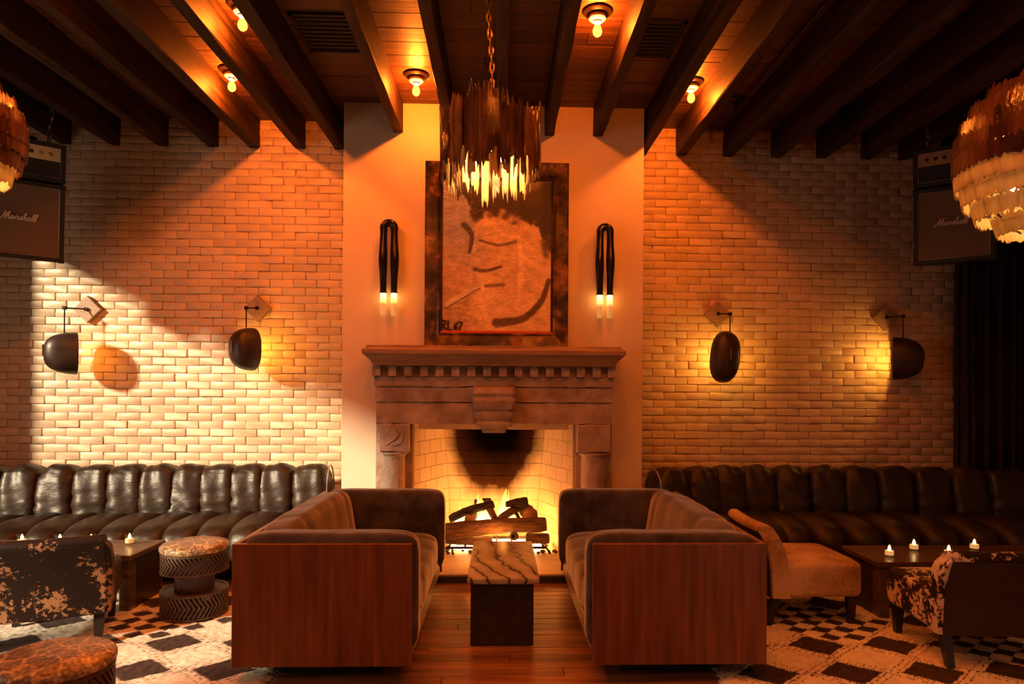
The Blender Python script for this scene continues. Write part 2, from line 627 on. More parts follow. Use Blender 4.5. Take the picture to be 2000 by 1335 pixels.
M['coal'] = noisy('coal_lumps', (0.03, 0.015, 0.010), (0.16, 0.07, 0.04), ns=30, rough=0.8, bump=0.5)
def bulb_glass():
    """Glowing amber glass that lets its filament's light through."""
    m = NT('filament_bulb')
    e = m.n('ShaderNodeEmission')
    e.inputs['Color'].default_value = (1.0, 0.42, 0.07, 1)
    e.inputs['Strength'].default_value = 6.0
    tr = m.n('ShaderNodeBsdfTransparent')
    mix = m.n('ShaderNodeMixShader')
    mix.inputs[0].default_value = 0.75
    m.l(e.outputs[0], mix.inputs[1])
    m.l(tr.outputs[0], mix.inputs[2])
    m.l(mix.outputs[0], m.out.inputs['Surface'])
    return m.m
M['bulb'] = bulb_glass()
M['sconce_bulb'] = emit('sconce_bulb', (1.0, 0.40, 0.055), 190.0)
M['sconce_bulb_low'] = emit('dim_sconce_bulb', (1.0, 0.30, 0.03), 110.0)
M['chandelier_bulb'] = emit('chandelier_bulb', (1.0, 0.47, 0.13), 145.0)
M['candle_flame'] = emit('candle_flame', (1.0, 0.60, 0.22), 14.0)
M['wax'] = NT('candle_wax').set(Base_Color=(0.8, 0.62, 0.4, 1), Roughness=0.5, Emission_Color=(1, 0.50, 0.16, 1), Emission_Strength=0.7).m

def glow_tube():
    """Frosted tube with its lamp at the top: the light it gives falls off along its length."""
    m = NT('frosted_lamp_tube')
    v = m.n('ShaderNodeTexCoord')
    sep = m.n('ShaderNodeSeparateXYZ')
    m.l(v.outputs['Generated'], sep.inputs[0])
    r = m.n('ShaderNodeMapRange')
    r.interpolation_type = 'SMOOTHSTEP'
    r.inputs['From Min'].default_value = 0.45
    r.inputs['To Min'].default_value = 0.35
    r.inputs['To Max'].default_value = 9.0
    m.l(sep.outputs['Z'], r.inputs['Value'])
    m.l(r.outputs['Result'], m.b.inputs['Emission Strength'])
    m.set(Base_Color=(0.8, 0.7, 0.55, 1), Roughness=0.4, Emission_Color=(1.0, 0.46, 0.10, 1))
    return m.m
M['glow_tube'] = glow_tube()

def glass():
    m = NT('clear_glass')
    g = m.n('ShaderNodeBsdfGlossy')
    g.inputs['Roughness'].default_value = 0.05
    t = m.n('ShaderNodeBsdfTransparent')
    t.inputs['Color'].default_value = (0.93, 0.91, 0.88, 1)
    lw = m.n('ShaderNodeLayerWeight')
    pw = m.n('ShaderNodeMath', operation='POWER')
    pw.inputs[1].default_value = 4.0
    m.l(lw.outputs['Facing'], pw.inputs[0])
    sc_ = m.n('ShaderNodeMath', operation='MULTIPLY_ADD')
    sc_.inputs[1].default_value = 0.6
    sc_.inputs[2].default_value = 0.035
    m.l(pw.outputs[0], sc_.inputs[0])
    mix = m.n('ShaderNodeMixShader')
    m.l(sc_.outputs[0], mix.inputs[0])
    m.l(t.outputs[0], mix.inputs[1])
    m.l(g.outputs[0], mix.inputs[2])
    m.l(mix.outputs[0], m.out.inputs['Surface'])
    return m.m
M['glass'] = glass()

def snake():
    m = NT('scaled_tan_leather')
    v = m.coords('Object')
    vo = m.n('ShaderNodeTexVoronoi')
    vo.inputs['Scale'].default_value = 75
    m.l(v, vo.inputs['Vector'])
    big = m.n('ShaderNodeTexVoronoi')
    big.feature = 'DISTANCE_TO_EDGE'
    big.inputs['Scale'].default_value = 13
    nz = m.n('ShaderNodeTexNoise')
    nz.inputs['Scale'].default_value = 6
    m.l(v, nz.inputs['Vector'])
    mixv = m.n('ShaderNodeMix', data_type='VECTOR')
    mixv.inputs['Factor'].default_value = 0.10
    m.l(v, mixv.inputs['A'])
    m.l(nz.outputs['Color'], mixv.inputs['B'])
    m.l(mixv.outputs['Result'], big.inputs['Vector'])
    base = m.ramp(nz.outputs['Fac'], [(0.3, (0.25, 0.155, 0.085)), (0.7, (0.44, 0.31, 0.19))])
    lines = m.ramp(big.outputs['Distance'], [(0.02, (1.9, 1.9, 1.7)), (0.10, (0.85, 0.85, 0.85))])
    scal = m.ramp(vo.outputs['Distance'], [(0.2, (1.25, 1.25, 1.25)), (0.7, (0.5, 0.5, 0.5))])
    a = m.n('ShaderNodeMix', data_type='RGBA', blend_type='MULTIPLY')
    a.inputs['Factor'].default_value = 1
    m.l(base, a.inputs['A'])
    m.l(lines, a.inputs['B'])
    b = m.n('ShaderNodeMix', data_type='RGBA', blend_type='MULTIPLY')
    b.inputs['Factor'].default_value = 1
    m.l(a.outputs['Result'], b.inputs['A'])
    m.l(scal, b.inputs['B'])
    m.l(b.outputs['Result'], m.b.inputs['Base Color'])
    m.set(Roughness=0.35)
    m.bump(vo.outputs['Distance'], 0.5, 0.003)
    return m.m
M['snake'] = snake()
M['drum'] = noisy('woven_drum_wood', (0.05, 0.028, 0.016), (0.12, 0.068, 0.038), scale=(4, 4, 1), ns=14, rough=0.45, bump=0.3)
def mirror_frame():
    m = NT('marbled_frame')
    v = m.coords('Object')
    n = m.noise(v, 7, 7, 0.65)
    m.l(m.ramp(n, [(0.36, (0.012, 0.006, 0.004)), (0.5, (0.06, 0.028, 0.012)), (0.62, (0.24, 0.11, 0.04)), (0.75, (0.34, 0.18, 0.08))]), m.b.inputs['Base Color'])
    m.set(Roughness=0.22)
    return m.m
M['marbled'] = mirror_frame()
M['red'] = noisy('red_fillet', (0.34, 0.018, 0.010), (0.46, 0.03, 0.016), ns=8, rough=0.45, bump=0.1)
M['ink'] = NT('signature_ink').set(Base_Color=(0.02, 0.008, 0.006, 1), Roughness=0.5).m
M['paint_white'] = noisy('window_paint', (0.25, 0.18, 0.12), (0.32, 0.24, 0.17), ns=5, rough=0.6, bump=0)
# ================================================================== THE SETTING
YB, YC = 6.03, 5.60            # brick wall plane, chimney breast plane
ZC, ZBEAM = 3.712, 3.475
XL, XR = -4.75, 4.75
BRX0, BRX1 = -1.290, 1.168     # chimney breast

# ---- floor boards
fl = MB().box(XL - 0.2, XR + 0.2, -9.0, YB + 0.2, -0.12, -0.022).build('floor', M['mortar'], kind='structure')
tag(fl, 'worn reddish brown narrow board floor before the fireplace', 'floor')
fl.data.materials[0] = M['dark']
FR = random.Random(3)
W_B = 0.092
board_meshes = {}
def board_mesh(kind, L, w, t, mat):
    k = (kind, round(L, 2))
    if k not in board_meshes:
        mb = MB().bbox(-k[1] / 2 + 0.001, k[1] / 2 - 0.001, -w / 2 + 0.0016, w / 2 - 0.0016, -t, 0, 0.0025)
        o = mb.build(kind, mat)
        board_meshes[k] = o.data
        bpy.data.objects.remove(o)
    return board_meshes[k]
n_boards = 0
y = 2.30
while y < 4.83:
    x = -2.6 - FR.random() * 1.2
    while x < 2.7:
        L = FR.choice([1.2, 1.5, 1.8, 2.1, 2.4])
        o = link_mesh('floor_board', board_mesh('floor_board', L, W_B, 0.02, M['floor']), fl,
                      (x + L / 2, y + W_B / 2, 0.0 + FR.uniform(-0.0015, 0.0005)), (FR.uniform(-.004, .004), 0, 0))
        x += L
        n_boards += 1
    y += W_B
sub = MB()
for xa, xb, ya, yb in ((XL, XR, -9.0, 2.30), (XL, -3.8, 2.30, YB), (3.8, XR, 2.30, YB), (-3.8, 3.8, 4.89, YB)):
    sub.box(xa, xb, ya, yb, -0.022, -0.001)
sub.build('sub_floor', M['floor'], fl)

# ---- ceiling boards run across the beams
ce = MB().box(XL - 0.2, XR + 0.2, -9.0, YB + 0.2, ZC + 0.02, ZC + 0.12).build('ceiling', M['dark'], kind='structure')
tag(ce, 'dark reddish board ceiling between the timber beams', 'ceiling')
CW = 0.178
y = YB
row = 0
while y > 2.4:
    x = XL - FR.random() * 1.6
    while x < XR:
        L = FR.choice([2.4, 2.8, 3.2, 3.6])
        link_mesh('ceiling_board', board_mesh('ceiling_board', L, CW, 0.02, M['ceiling']), ce,
                  (x + L / 2, y - CW / 2, ZC + 0.02 + FR.uniform(0, .004)), (FR.uniform(-.012, .012), 0, 0))
        x += L
    y -= CW
MB().box(XL, XR, -9.0, y, ZC, ZC + 0.018).build('ceiling_lining', M['ceiling'], ce)

# ---- beams
beams = [(-3.76, 'outermost dark ceiling beam at the left end of the room'),
         (-3.343, 'dark ceiling beam above the left hanging amplifier'),
         (-2.938, 'dark ceiling beam between the left amplifier and the wall lamp at the far left'),
         (-2.508, 'dark ceiling beam with a thin conduit beside it on the left of the room'),
         (-2.156, 'dark ceiling beam glowing red, left of the two bulbs at left'),
         (-1.763, 'dark ceiling beam between the two bulbs at left'),
         (-1.42, 'dark ceiling beam meeting the left edge of the chimney breast'),
         (-0.851, 'dark ceiling beam glowing orange, ending on the breast left of the lone bulb'),
         (-0.427, 'dark ceiling beam between the lone breast bulb and the hanging drum chandelier'),
         (0.0, 'dark ceiling beam right behind the drum chandelier chain'),
         (0.382, 'dark ceiling beam ending on the breast just right of the drum chandelier'),
         (0.787, 'dark ceiling beam lit orange along its left face, beside the front right bulb'),
         (1.235, 'dark ceiling beam meeting the right edge of the chimney breast'),
         (1.585, 'dark ceiling beam lit orange just right of the bulb over the brick'),
         (2.013, 'dark ceiling beam with a black pipe on its left side'),
         (2.444, 'dark ceiling beam left of the small black spotlight'),
         (2.85, 'dark ceiling beam carrying the small black spotlight'),
         (3.26, 'dark ceiling beam left of the right amplifier chain'),
         (3.60, 'dark ceiling beam above the right hanging amplifier'),
         (4.0, 'outermost dark ceiling beam at the right end of the room')]
for x, lab in beams:
    on_breast = BRX0 < x < BRX1
    y1 = YC if on_breast else YB
    w = 0.078 if abs(x) < 1 else 0.088
    bm = bmesh.new()
    n = 26
    ys = [-1.8 + (y1 + 1.8) * i / n for i in range(n + 1)]
    rings = []
    for i, yy in enumerate(ys):
        j = 0.004
        c = [(x - w / 2, ZBEAM), (x + w / 2, ZBEAM), (x + w / 2, ZC + 0.02), (x - w / 2, ZC + 0.02)]
        b = 0.006
        ring = [(x - w / 2 + b, yy, ZBEAM), (x + w / 2 - b, yy, ZBEAM), (x + w / 2, yy, ZBEAM + b), (x + w / 2, yy, ZC + 0.02), (x - w / 2, yy, ZC + 0.02), (x - w / 2, yy, ZBEAM + b)]
        rings.append([(px + random.uniform(-j, j) * (1 if k in (0, 1, 2, 5) else 0), py, pz + random.uniform(-j, j) * (1 if k in (0, 1, 2, 5) else 0)) for k, (px, py, pz) in enumerate(ring)])
    bm.free()
    o = MB().loft(rings).build('ceiling_beam', M['beam'], smooth=30)
    tag(o, lab, 'beam', 'timber ceiling beams', 'structure')

# ---- brick walls: every brick proud of a recessed joint
BL, BH, BG = 0.203, 0.0686, 0.0023
def brick_mesh(L, seed):
    r = random.Random(seed)
    hx, hz = L / 2 - BG, BH / 2 - BG
    j = lambda a: r.uniform(-a, a)
    def ring(inx, inz, yy, a):
        cc = min(0.006, inx * .2)
        pts = []
        for sx, sz, order in ((-1, -1, 0), (1, -1, 1), (1, 1, 0), (-1, 1, 1)):
            p, q = (sx * inx, sz * (inz - cc)), (sx * (inx - cc), sz * inz)
            for px, pz in ((p, q) if order == 0 else (q, p)):
                pts.append((px + j(a), yy, pz + j(a)))
        return pts
    t0, t1, t2 = ring(hx, hz, 0.02, 0), ring(hx, hz, -0.004, 0.0022), ring(hx - 0.006, hz - 0.005, -0.0085 + j(0.0012), 0.0016)
    mb = MB().loft([t0, t1, t2], cap=False)
    n = len(mb.v)
    mb.f.append(tuple(range(n - 8, n)))
    o = mb.build('brick', M['brick'], smooth=35)
    me = o.data
    bpy.data.objects.remove(o)
    return me
VAR = [brick_mesh(BL, s) for s in range(10)]
VART = [m.copy() for m in VAR]
for m_ in VART:                                   # a brick laid a touch rougher
    for v_ in m_.vertices: v_.co.y -= 0.002 if v_.co.y < 0 else 0

def brick_wall(name, label, x0, x1, pick):
    wall = MB().box(x0, x1, YB, YB + 0.2, 0, ZC + 0.02).build(name, M['mortar'], kind='structure')
    tag(wall, label, 'wall')
    rest = MB()
    cand = []
    nrow = int(ZC / BH) + 1
    for r in range(nrow):
        z = (r + 0.5) * BH
        xs = x0 - (BL / 2 if r % 2 else 0) + random.uniform(-0.012, 0.012)
        while xs < x1:
            a, b = max(xs, x0), min(xs + BL, x1)
            if b - a > 0.03:
                cand.append((a, b, z, r))
            xs += BL
    full = [c for c in cand if c[1] - c[0] > BL - 1e-4 and pick(c)]
    full = full[:300]
    chosen = set(id(c) for c in full)
    rr = random.Random(11)
    for c in cand:
        a, b, z, r = c
        rot = (rr.gauss(0, .012), rr.gauss(0, .010), rr.gauss(0, .012))
        loc = ((a + b) / 2 + rr.gauss(0, .0012), YB + rr.uniform(-.003, .002), z + rr.gauss(0, .0012))
        if id(c) in chosen:
            link_mesh('brick', rr.choice(VAR + VART), wall, loc, rot)
        else:
            me = rr.choice(VAR)
            R = Euler(rot).to_matrix()
            sx = (b - a) / BL
            rest.add([R @ Vector((v.co.x * sx, v.co.y, v.co.z)) + Vector(loc) for v in me.vertices], [list(p.vertices) for p in me.polygons])
    rest.build('brickwork', M['brick'], wall, smooth=35, kind='stuff')
    return wall
wl = brick_wall('wall_back_left', 'cream painted brick wall left of the chimney breast', XL, BRX0 + 0.02, lambda c: c[0] > -3.45 and 0.93 < c[2] < 3.1)
wr = brick_wall('wall_back_right', 'cream painted brick wall right of the chimney breast', BRX1 - 0.02, XR, lambda c: c[1] < 3.4 and 0.93 < c[2] < 3.1)

# ---- chimney breast with its opening
OX0, OX1, OZ = -0.70, 0.592, 1.06
cb = MB()
cb.box(BRX0, OX0, YC, YB + 0.1, 0, ZC + 0.02)
cb.box(OX1, BRX1, YC, YB + 0.1, 0, ZC + 0.02)
cb.box(OX0, OX1, YC, YB + 0.1, OZ, ZC + 0.02)
o = cb.build('chimney_breast', M['plaster'])
tag(o, 'smooth pale plastered chimney breast behind the stone mantel', 'wall', kind='structure')

# ---- side walls; the left one holds the two windows the daylight comes through
wz0 = 0.55
wins = [(0.15, 1.66, 2.20), (1.74, 5.34, 3.02)]
wside = MB()
edges = [-9.0, wins[0][0], wins[0][1], wins[1][0], wins[1][1], YB + 0.2]
for a, b in ((edges[0], edges[1]), (edges[2], edges[3]), (edges[4], edges[5])):
    wside.box(XL - 0.2, XL, a, b, 0, ZC + 0.02)
for a, b, wz1 in wins:
    wside.box(XL - 0.2, XL, a, b, 0, wz0)
    wside.box(XL - 0.2, XL, a, b, wz1, ZC + 0.02)
tag(wside.build('wall_left', M['plaster']), 'plastered side wall with the daylight windows beyond the left edge', 'wall', kind='structure')
for i, (a, b, wz1) in enumerate(wins):
    fr = MB()
    w = 0.05
    fr.box(XL - 0.12, XL - 0.06, a, a + w, wz0, wz1)
    fr.box(XL - 0.12, XL - 0.06, b - w, b, wz0, wz1)
    fr.box(XL - 0.12, XL - 0.06, a + w, b - w, wz0, wz0 + w)
    fr.box(XL - 0.12, XL - 0.06, a + w, b - w, wz1 - w, wz1)
    o = fr.build('window_%d' % (i + 1), M['paint_white'])
    tag(o, ['lower window in the left side wall, nearer the viewer', 'tall wide window in the left side wall, next to the brick'][i], 'window', kind='structure')
    pane = MB().box(XL - 0.095, XL - 0.089, a + w, b - w, wz0 + w, wz1 - w).build('pane', M['glass'], o)
tag(MB().box(XR, XR + 0.2, -9.0, YB + 0.2, 0, ZC + 0.02).build('wall_right', M['plaster']), 'plastered side wall beyond the right edge', 'wall', kind='structure')

# ---- fire chamber: brick lined, splayed, its back leaning forward
def lerp(a, b, t): return a + (b - a) * t
fb = MB()
def firepatch(A, B, Cc, D, nr, nc, parent, half=True):
    """Bricks laid on the quad A(bottom left) B(bottom right) C(top right) D(top left)."""
    A, B, Cc, D = map(Vector, (A, B, Cc, D))
    nrm = (B - A).cross(D - A).normalized()
    for r in range(nr):
        t0, t1 = r / nr, (r + 1) / nr
        k = -0.5 if r % 2 else 0.0
        while k < nc:
            s0, s1 = max(0, k / nc), min(1, (k + 1) / nc)
            if s1 - s0 > 0.1 / nc:
                q = [lerp(lerp(A, B, s), lerp(D, Cc, s), t) for s, t in ((s0, t0), (s1, t0), (s1, t1), (s0, t1))]
                ctr = sum(q, Vector()) / 4
                g = 0.0022
                out = [p + (ctr - p).normalized() * g * 1.5 for p in q]
                inn = [p + (ctr - p).normalized() * (g * 1.5 + 0.004) for p in q]
                MB().loft([[p - nrm * 0.01 for p in out], [p + nrm * 0.002 for p in out], [p + nrm * 0.005 for p in inn]]).build('brick', M['firebrick'], parent)
            k += 1
FBL, FBR = at(882, 1000, 6.22), at(1046, 1000, 6.22)
fzb, fzt = 0.055, 1.30
bl0, br0 = Vector((at(882, 1000, 6.22).x, 6.22, fzb)), Vector((at(1046, 1000, 6.22).x, 6.22, fzb))
bl1, br1 = Vector((at(863, 800, 5.98).x, 5.98, fzt)), Vector((at(1069, 800, 5.98).x, 5.98, fzt))
fl0, fr0 = Vector((OX0, 5.52, fzb)), Vector((OX1, 5.52, fzb))
fl1, fr1 = Vector((OX0, 5.52, fzt)), Vector((OX1, 5.52, fzt))
shell = MB()
def quad_thick(a, b, c, d, nrm, mb):
    nrm = Vector(nrm)
    mb.loft([[a, b, c, d], [p + nrm for p in (a, b, c, d)]])
quad_thick(bl0, br0, br1, bl1, (0, .06, 0), shell)
quad_thick(fl0, bl0, bl1, fl1, (-.06, .02, 0), shell)
quad_thick(br0, fr0, fr1, br1, (.06, .02, 0), shell)
quad_thick(fl1, fr1, br1, bl1, (0, 0, .05), shell)
fire_box = shell.build('fire_chamber', M['firebrick'])
tag(fire_box, 'buff firebrick fire chamber, sooty black up its back', 'fireplace', kind='structure')
firepatch(bl0, br0, br1, bl1, 11, 4, fire_box)
firepatch(fl0, bl0, bl1, fl1, 11, 3, fire_box)
firepatch(br0, fr0, fr1, br1, 11, 3, fire_box)

# ---- hearth
hb = MB().bbox(-1.16, 1.03, 4.925, 6.25, 0.02, 0.056, 0.006)
hearth = hb.build('hearth_slab', M['hearth'])
tag(hearth, 'pale stone hearth slab in front of the fire with dark front edge', 'hearth', kind='structure')
MB().bbox(-1.16, 1.03, 4.912, 4.930, -0.002, 0.046, 0.004).build('front_edge', M['hearth_edge'], hearth, label='dark slate front edge')
MB().box(-1.16, 1.03, 4.93, 6.2, -0.002, 0.02).build('bed', M['hearth_edge'], hearth)

# ---- stone mantel
man = thing('stone_mantel', 'carved brown stone mantel with dentils and a scrolled keystone around the fire', 'mantel', (-0.05, 5.5, 0.056))
def zat(py, Y, px=964): return at(px, py, Y).z
def rough_block(mb, x0, x1, y0, y1, z0, z1, j=0.004, b=0.006, nx=None, seed=0):
    """Hewn block: a bevelled box cut along its length, its edges chipped a little."""
    r = random.Random(seed)
    n = nx or max(2, int((x1 - x0) / 0.06))
    rings = []
    for i in range(n + 1):
        x = lerp(x0, x1, i / n)
        ring = [(y0 + b, z0), (y0, z0 + b), (y0, z1 - b), (y0 + b, z1), (y1, z1), (y1, z0)]
        rings.append([(x, a + (r.uniform(-j, j) if k < 4 else 0), c + (r.uniform(-j, j) if k < 4 else 0)) for k, (a, c) in enumerate(ring)])
    return mb.loft(rings)
# shelf: moulded profile with mitred returns to the wall
ys = 5.17
zt = zat(675, ys + .04)
prof = [(0.045, 0.000), (0.030, -0.004), (0.026, -0.020), (0.000, -0.036), (0.000, -0.066), (0.012, -0.074), (0.028, -0.090), (0.058, -0.120), (0.070, -0.150), (0.082, -0.153)]
prof = [(a, zt + c * 1.0) for a, c in prof]
xl_, xr_ = at(706, 690, ys).x, at(1223, 695, ys).x
pts_front = []
rings = []
def shelf_path(inset):
    return [(xl_ + inset, YC), (xl_ + inset, ys + inset), (xr_ - inset, ys + inset), (xr_ - inset, YC)]
verts, faces = [], []
NSEG = 24
for a, z in prof:
    p = shelf_path(a)
    ring = [Vector((p[0][0], p[0][1], z)), Vector((p[1][0], p[1][1], z))]
    for i in range(1, NSEG):
        ring.append(Vector((lerp(p[1][0], p[2][0], i / NSEG), p[1][1] + random.uniform(-.002, .002), z + random.uniform(-.002, .002))))
    ring += [Vector((p[2][0], p[2][1], z)), Vector((p[3][0], p[3][1], z))]
    rings.append(ring)
mbs = MB().loft(rings, cap=True, close=True)
mbs.build('shelf', M['stone_shelf'], man, smooth=40, label='reddish weathered moulded shelf')
# dentils
yd = 5.285
zd1, zd0 = zat(715, yd), zat(735, yd)
dx0, dx1 = at(727, 725, yd).x, at(1203, 725, yd).x
MB().box(dx0 + .03, dx1 - .03, yd + 0.05, YC, zd0, zd1 + 0.01).build('dentil_bed', M['stone'], man)
ND = 16
step = (dx1 - dx0 - 0.058) / (ND - 1)
for i in range(ND):
    mb = MB()
    rough_block(mb, dx0 + i * step, dx0 + i * step + 0.060, yd, yd + 0.06, zd0 - 0.001, zd1 - 0.001, 0.003, 0.004, 3, i)
    mb.build('dentil', M['stone'], man)
# three fascia courses
for k, (ya, yb, yf, xa, xb) in enumerate(((735, 755.5, 5.335, 731, 1198), (755.5, 785.5, 5.350, 733, 1196.5), (785.5, 828, 5.365, 735, 1195))):
    mb = MB()
    rough_block(mb, at(xa, ya, yf).x, at(xb, ya, yf).x, yf, YC, zat(yb, yf) + 0.001, zat(ya, yf) - 0.002, 0.0035, 0.006, 40, 20 + k)
    mb.build('lintel_course', M['stone'], man)
# keystone: stepped scroll
kr = []
def keyring(z, hw, yf):
    return [(-0.0 + kc - hw, 5.37, z), (kc - hw, yf + .02, z), (kc - hw + .02, yf, z), (kc + hw - .02, yf, z), (kc + hw, yf + .02, z), (kc + hw, 5.37, z)]
kc = (at(925, 790, 5.28).x + at(1005, 790, 5.28).x) / 2
K = 5.28 / F_PX
kprof = [(845, 23, 5.315), (838, 24, 5.31), (838, 28, 5.300), (834, 28.5, 5.295), (833, 35, 5.285), (828, 36, 5.275), (822, 33, 5.285), (812, 38, 5.262), (806, 38.5, 5.258), (804, 34, 5.272), (801, 34, 5.27), (800, 37, 5.262),
         (790, 41, 5.24), (782, 42.5, 5.235), (775, 40.5, 5.245), (768, 42, 5.235), (761, 40, 5.245), (757, 43, 5.255), (752, 36, 5.33)]
MB().loft([keyring(zat(py, yf), hw * K, yf) for py, hw, yf in kprof]).build('keystone', M['stone'], man, smooth=25, label='stepped scroll keystone over the fire opening')
# piers: a carved block over a round shaft, a flat pilaster behind
for side, (bx0, bx1, sx0, sx1, px0, px1) in enumerate(((742, 797, 748, 790, 735, 806), (1129, 1192, 1136, 1189, 1124, 1195))):
    yf = 5.36
    zt_, zb_ = zat(828, yf), zat(884, yf)
    mb = MB()
    rough_block(mb, at(bx0, 850, yf).x, at(bx1, 850, yf).x, yf, 5.56, zb_, zt_ - 0.001, 0.005, 0.012, 6, 40 + side)
    blk = mb.build('capital_block', M['stone'], man, smooth=25)
    cx = (at(bx0, 850, yf).x + at(bx1, 850, yf).x) / 2
    hw = (at(bx1, 850, yf).x - at(bx0, 850, yf).x) / 2
    # low leaf carving on the block's face
    for s in (-1, 1):
        pts = spline([(cx - .5 * hw + s * hw * .3, yf - .001, zb_ + .05), (cx + s * hw * .4, yf - .003, zb_ + .07), (cx + hw * .5 + s * hw * .2, yf - .003, zt_ - .09), (cx + hw * (.35 + .3 * s), yf - .001, zt_ - .03)], 4)
        if side: continue
        MB().tube(pts, [0.0045 * math.sin(PI * (i + .7) / (len(pts) + .4)) + .001 for i in range(len(pts))], 6).build('carved_leaf', M['stone'], blk)
    MB().tube([(cx - hw + .02, yf - .001, zb_ + .016), (cx + hw - .02, yf - .001, zb_ + .016)], 0.006, 6).build('carved_band', M['stone'], blk)
    scx = (at(sx0, 900, 5.42).x + at(sx1, 900, 5.42).x) / 2
    sr = (at(sx1, 900, 5.42).x - at(sx0, 900, 5.42).x) / 2
    MB().lathe([(sr * 1.18, zb_ - .001), (sr * 1.22, zb_ - .014), (sr * 1.05, zb_ - .028), (sr, zb_ - .04), (sr * 1.0, .40), (sr * 1.03, .2), (sr * 1.1, .17), (sr * 1.2, .15), (sr * 1.2, .057)], (scx, yf + sr + .01, 0), 28).build('column_shaft', M['stone'], man, smooth=40)
    x0_, x1_ = at(px0, 850, 5.5).x, at(px1, 850, 5.5).x
    mb = MB()
    rough_block(mb, x0_, x1_, 5.49, YC, 0.057, zt_, 0.002, 0.004, 5, 60 + side)
    mb.build('pilaster', M['stone'], man)

# ---- ceiling registers and conduits
for x0, x1, y0, y1, lab in ((0.86, 1.16, 4.25, 4.72, 'dark square ceiling register right of the front right bulb'), (-1.34, -0.92, 4.27, 4.76, 'dark square ceiling register left of the lone bulb above the breast')):
    t = thing('ceiling_vent', lab, 'vent', ((x0 + x1) / 2, (y0 + y1) / 2, ZC))
    x0 = max(x0, 0.85) if x0 > 0 else x0
    fr = MB()
    for a, b, c, d in ((x0, x1, y0, y0 + .025), (x0, x1, y1 - .025, y1), (x0, x0 + .025, y0, y1), (x1 - .025, x1, y0, y1)):
        fr.box(a, b, c, d, ZC - .012, ZC + .001)
    fr.build('frame', M['dark'], t)
    MB().box(x0 + .02, x1 - .02, y0 + .02, y1 - .02, ZC - .004, ZC).build('backing', M['dark'], t)
    k = 9
    for i in range(k):
        yy = lerp(y0 + .045, y1 - .045, i / (k - 1))
        MB().add([(x0 + .024, yy, ZC - .010), (x1 - .024, yy, ZC - .010), (x1 - .024, yy + .022, ZC - .004), (x0 + .024, yy + .022, ZC - .004),
                  (x0 + .024, yy, ZC - .008), (x1 - .024, yy, ZC - .008), (x1 - .024, yy + .022, ZC - .002), (x0 + .024, yy + .022, ZC - .002)],
                 [(0, 1, 2, 3), (7, 6, 5, 4), (0, 4, 5, 1), (1, 5, 6, 2), (2, 6, 7, 3), (3, 7, 4, 0)]).build('slat', M['dark'], t)
for x, lab in ((1.90, 'thin black conduit running along a beam at right'), (-2.64, 'thin black conduit running along a beam at left')):
    t = MB().tube([(x, 0.5, ZC - .03), (x, 5.55, ZC - .03)], 0.012, 8).build('conduit', M['iron'])
    tag(t, lab, 'pipe')
t = thing('pipe_hanger', 'black ceiling stub and hook at the end of the right conduit', 'fitting', (at(1437, 190, 5.35).x, 5.35, ZC))
hx = at(1437, 190, 5.35).x
MB().lathe([(0.05, 0), (0.05, -.02), (0.02, -.03)], (hx, 5.35, ZC), 16).build('canopy', M['iron'], t)
MB().tube([(hx, 5.35, ZC - .02), (hx, 5.35, ZC - .13)], 0.009, 8).build('rod', M['iron'], t)
p = at(1650, 228, 5.3)
t = thing('spotlight', 'small unlit black cylinder spotlight beside a beam at right', 'spotlight', (p.x, p.y, ZC))
MB().tube([(p.x, p.y, ZC), (p.x, p.y, p.z + .07)], .008, 8).build('stem', M['iron'], t)
MB().lathe([(0.03, .08), (0.038, .07), (0.038, -.06), (0.03, -.06), (0.028, -.03)], p, 16).build('shade', M['iron'], t, smooth=40)

# ---- curtain at the right end of the brick
cx0, cx1 = at(1880, 700, 5.8).x, XR
n = 150
r0, r1 = [], []
for i in range(n + 1):
    x = lerp(cx0, cx1, i / n)
    yy = 5.84 + 0.055 * math.sin(i * 0.52) + 0.02 * math.sin(i * 0.23 + 1)
    r0.append((x, yy))
verts_rings = []
for k in range(9):
    z = lerp(0.02, 3.40, k / 8)
    verts_rings.append([(lerp(x, lerp(cx0, cx1, .5), .02 * math.sin(k)), 5.84 + (yy - 5.84) * (1 - 0.05 * k), z) for x, yy in r0] + [(x, yy + 0.02, z) for x, yy in reversed(r0)])
o = MB().loft(verts_rings).build('curtain', M['curtain'], smooth=50)
tag(o, 'heavy dark pleated curtain hanging at the right end of the brick wall', 'curtain')
t = MB().tube([(cx0 - .05, 5.84, 3.43), (cx1, 5.84, 3.43)], .016, 10).build('curtain_rod', M['iron'])
tag(t, 'dark rod carrying the pleated curtain at right', 'rod')
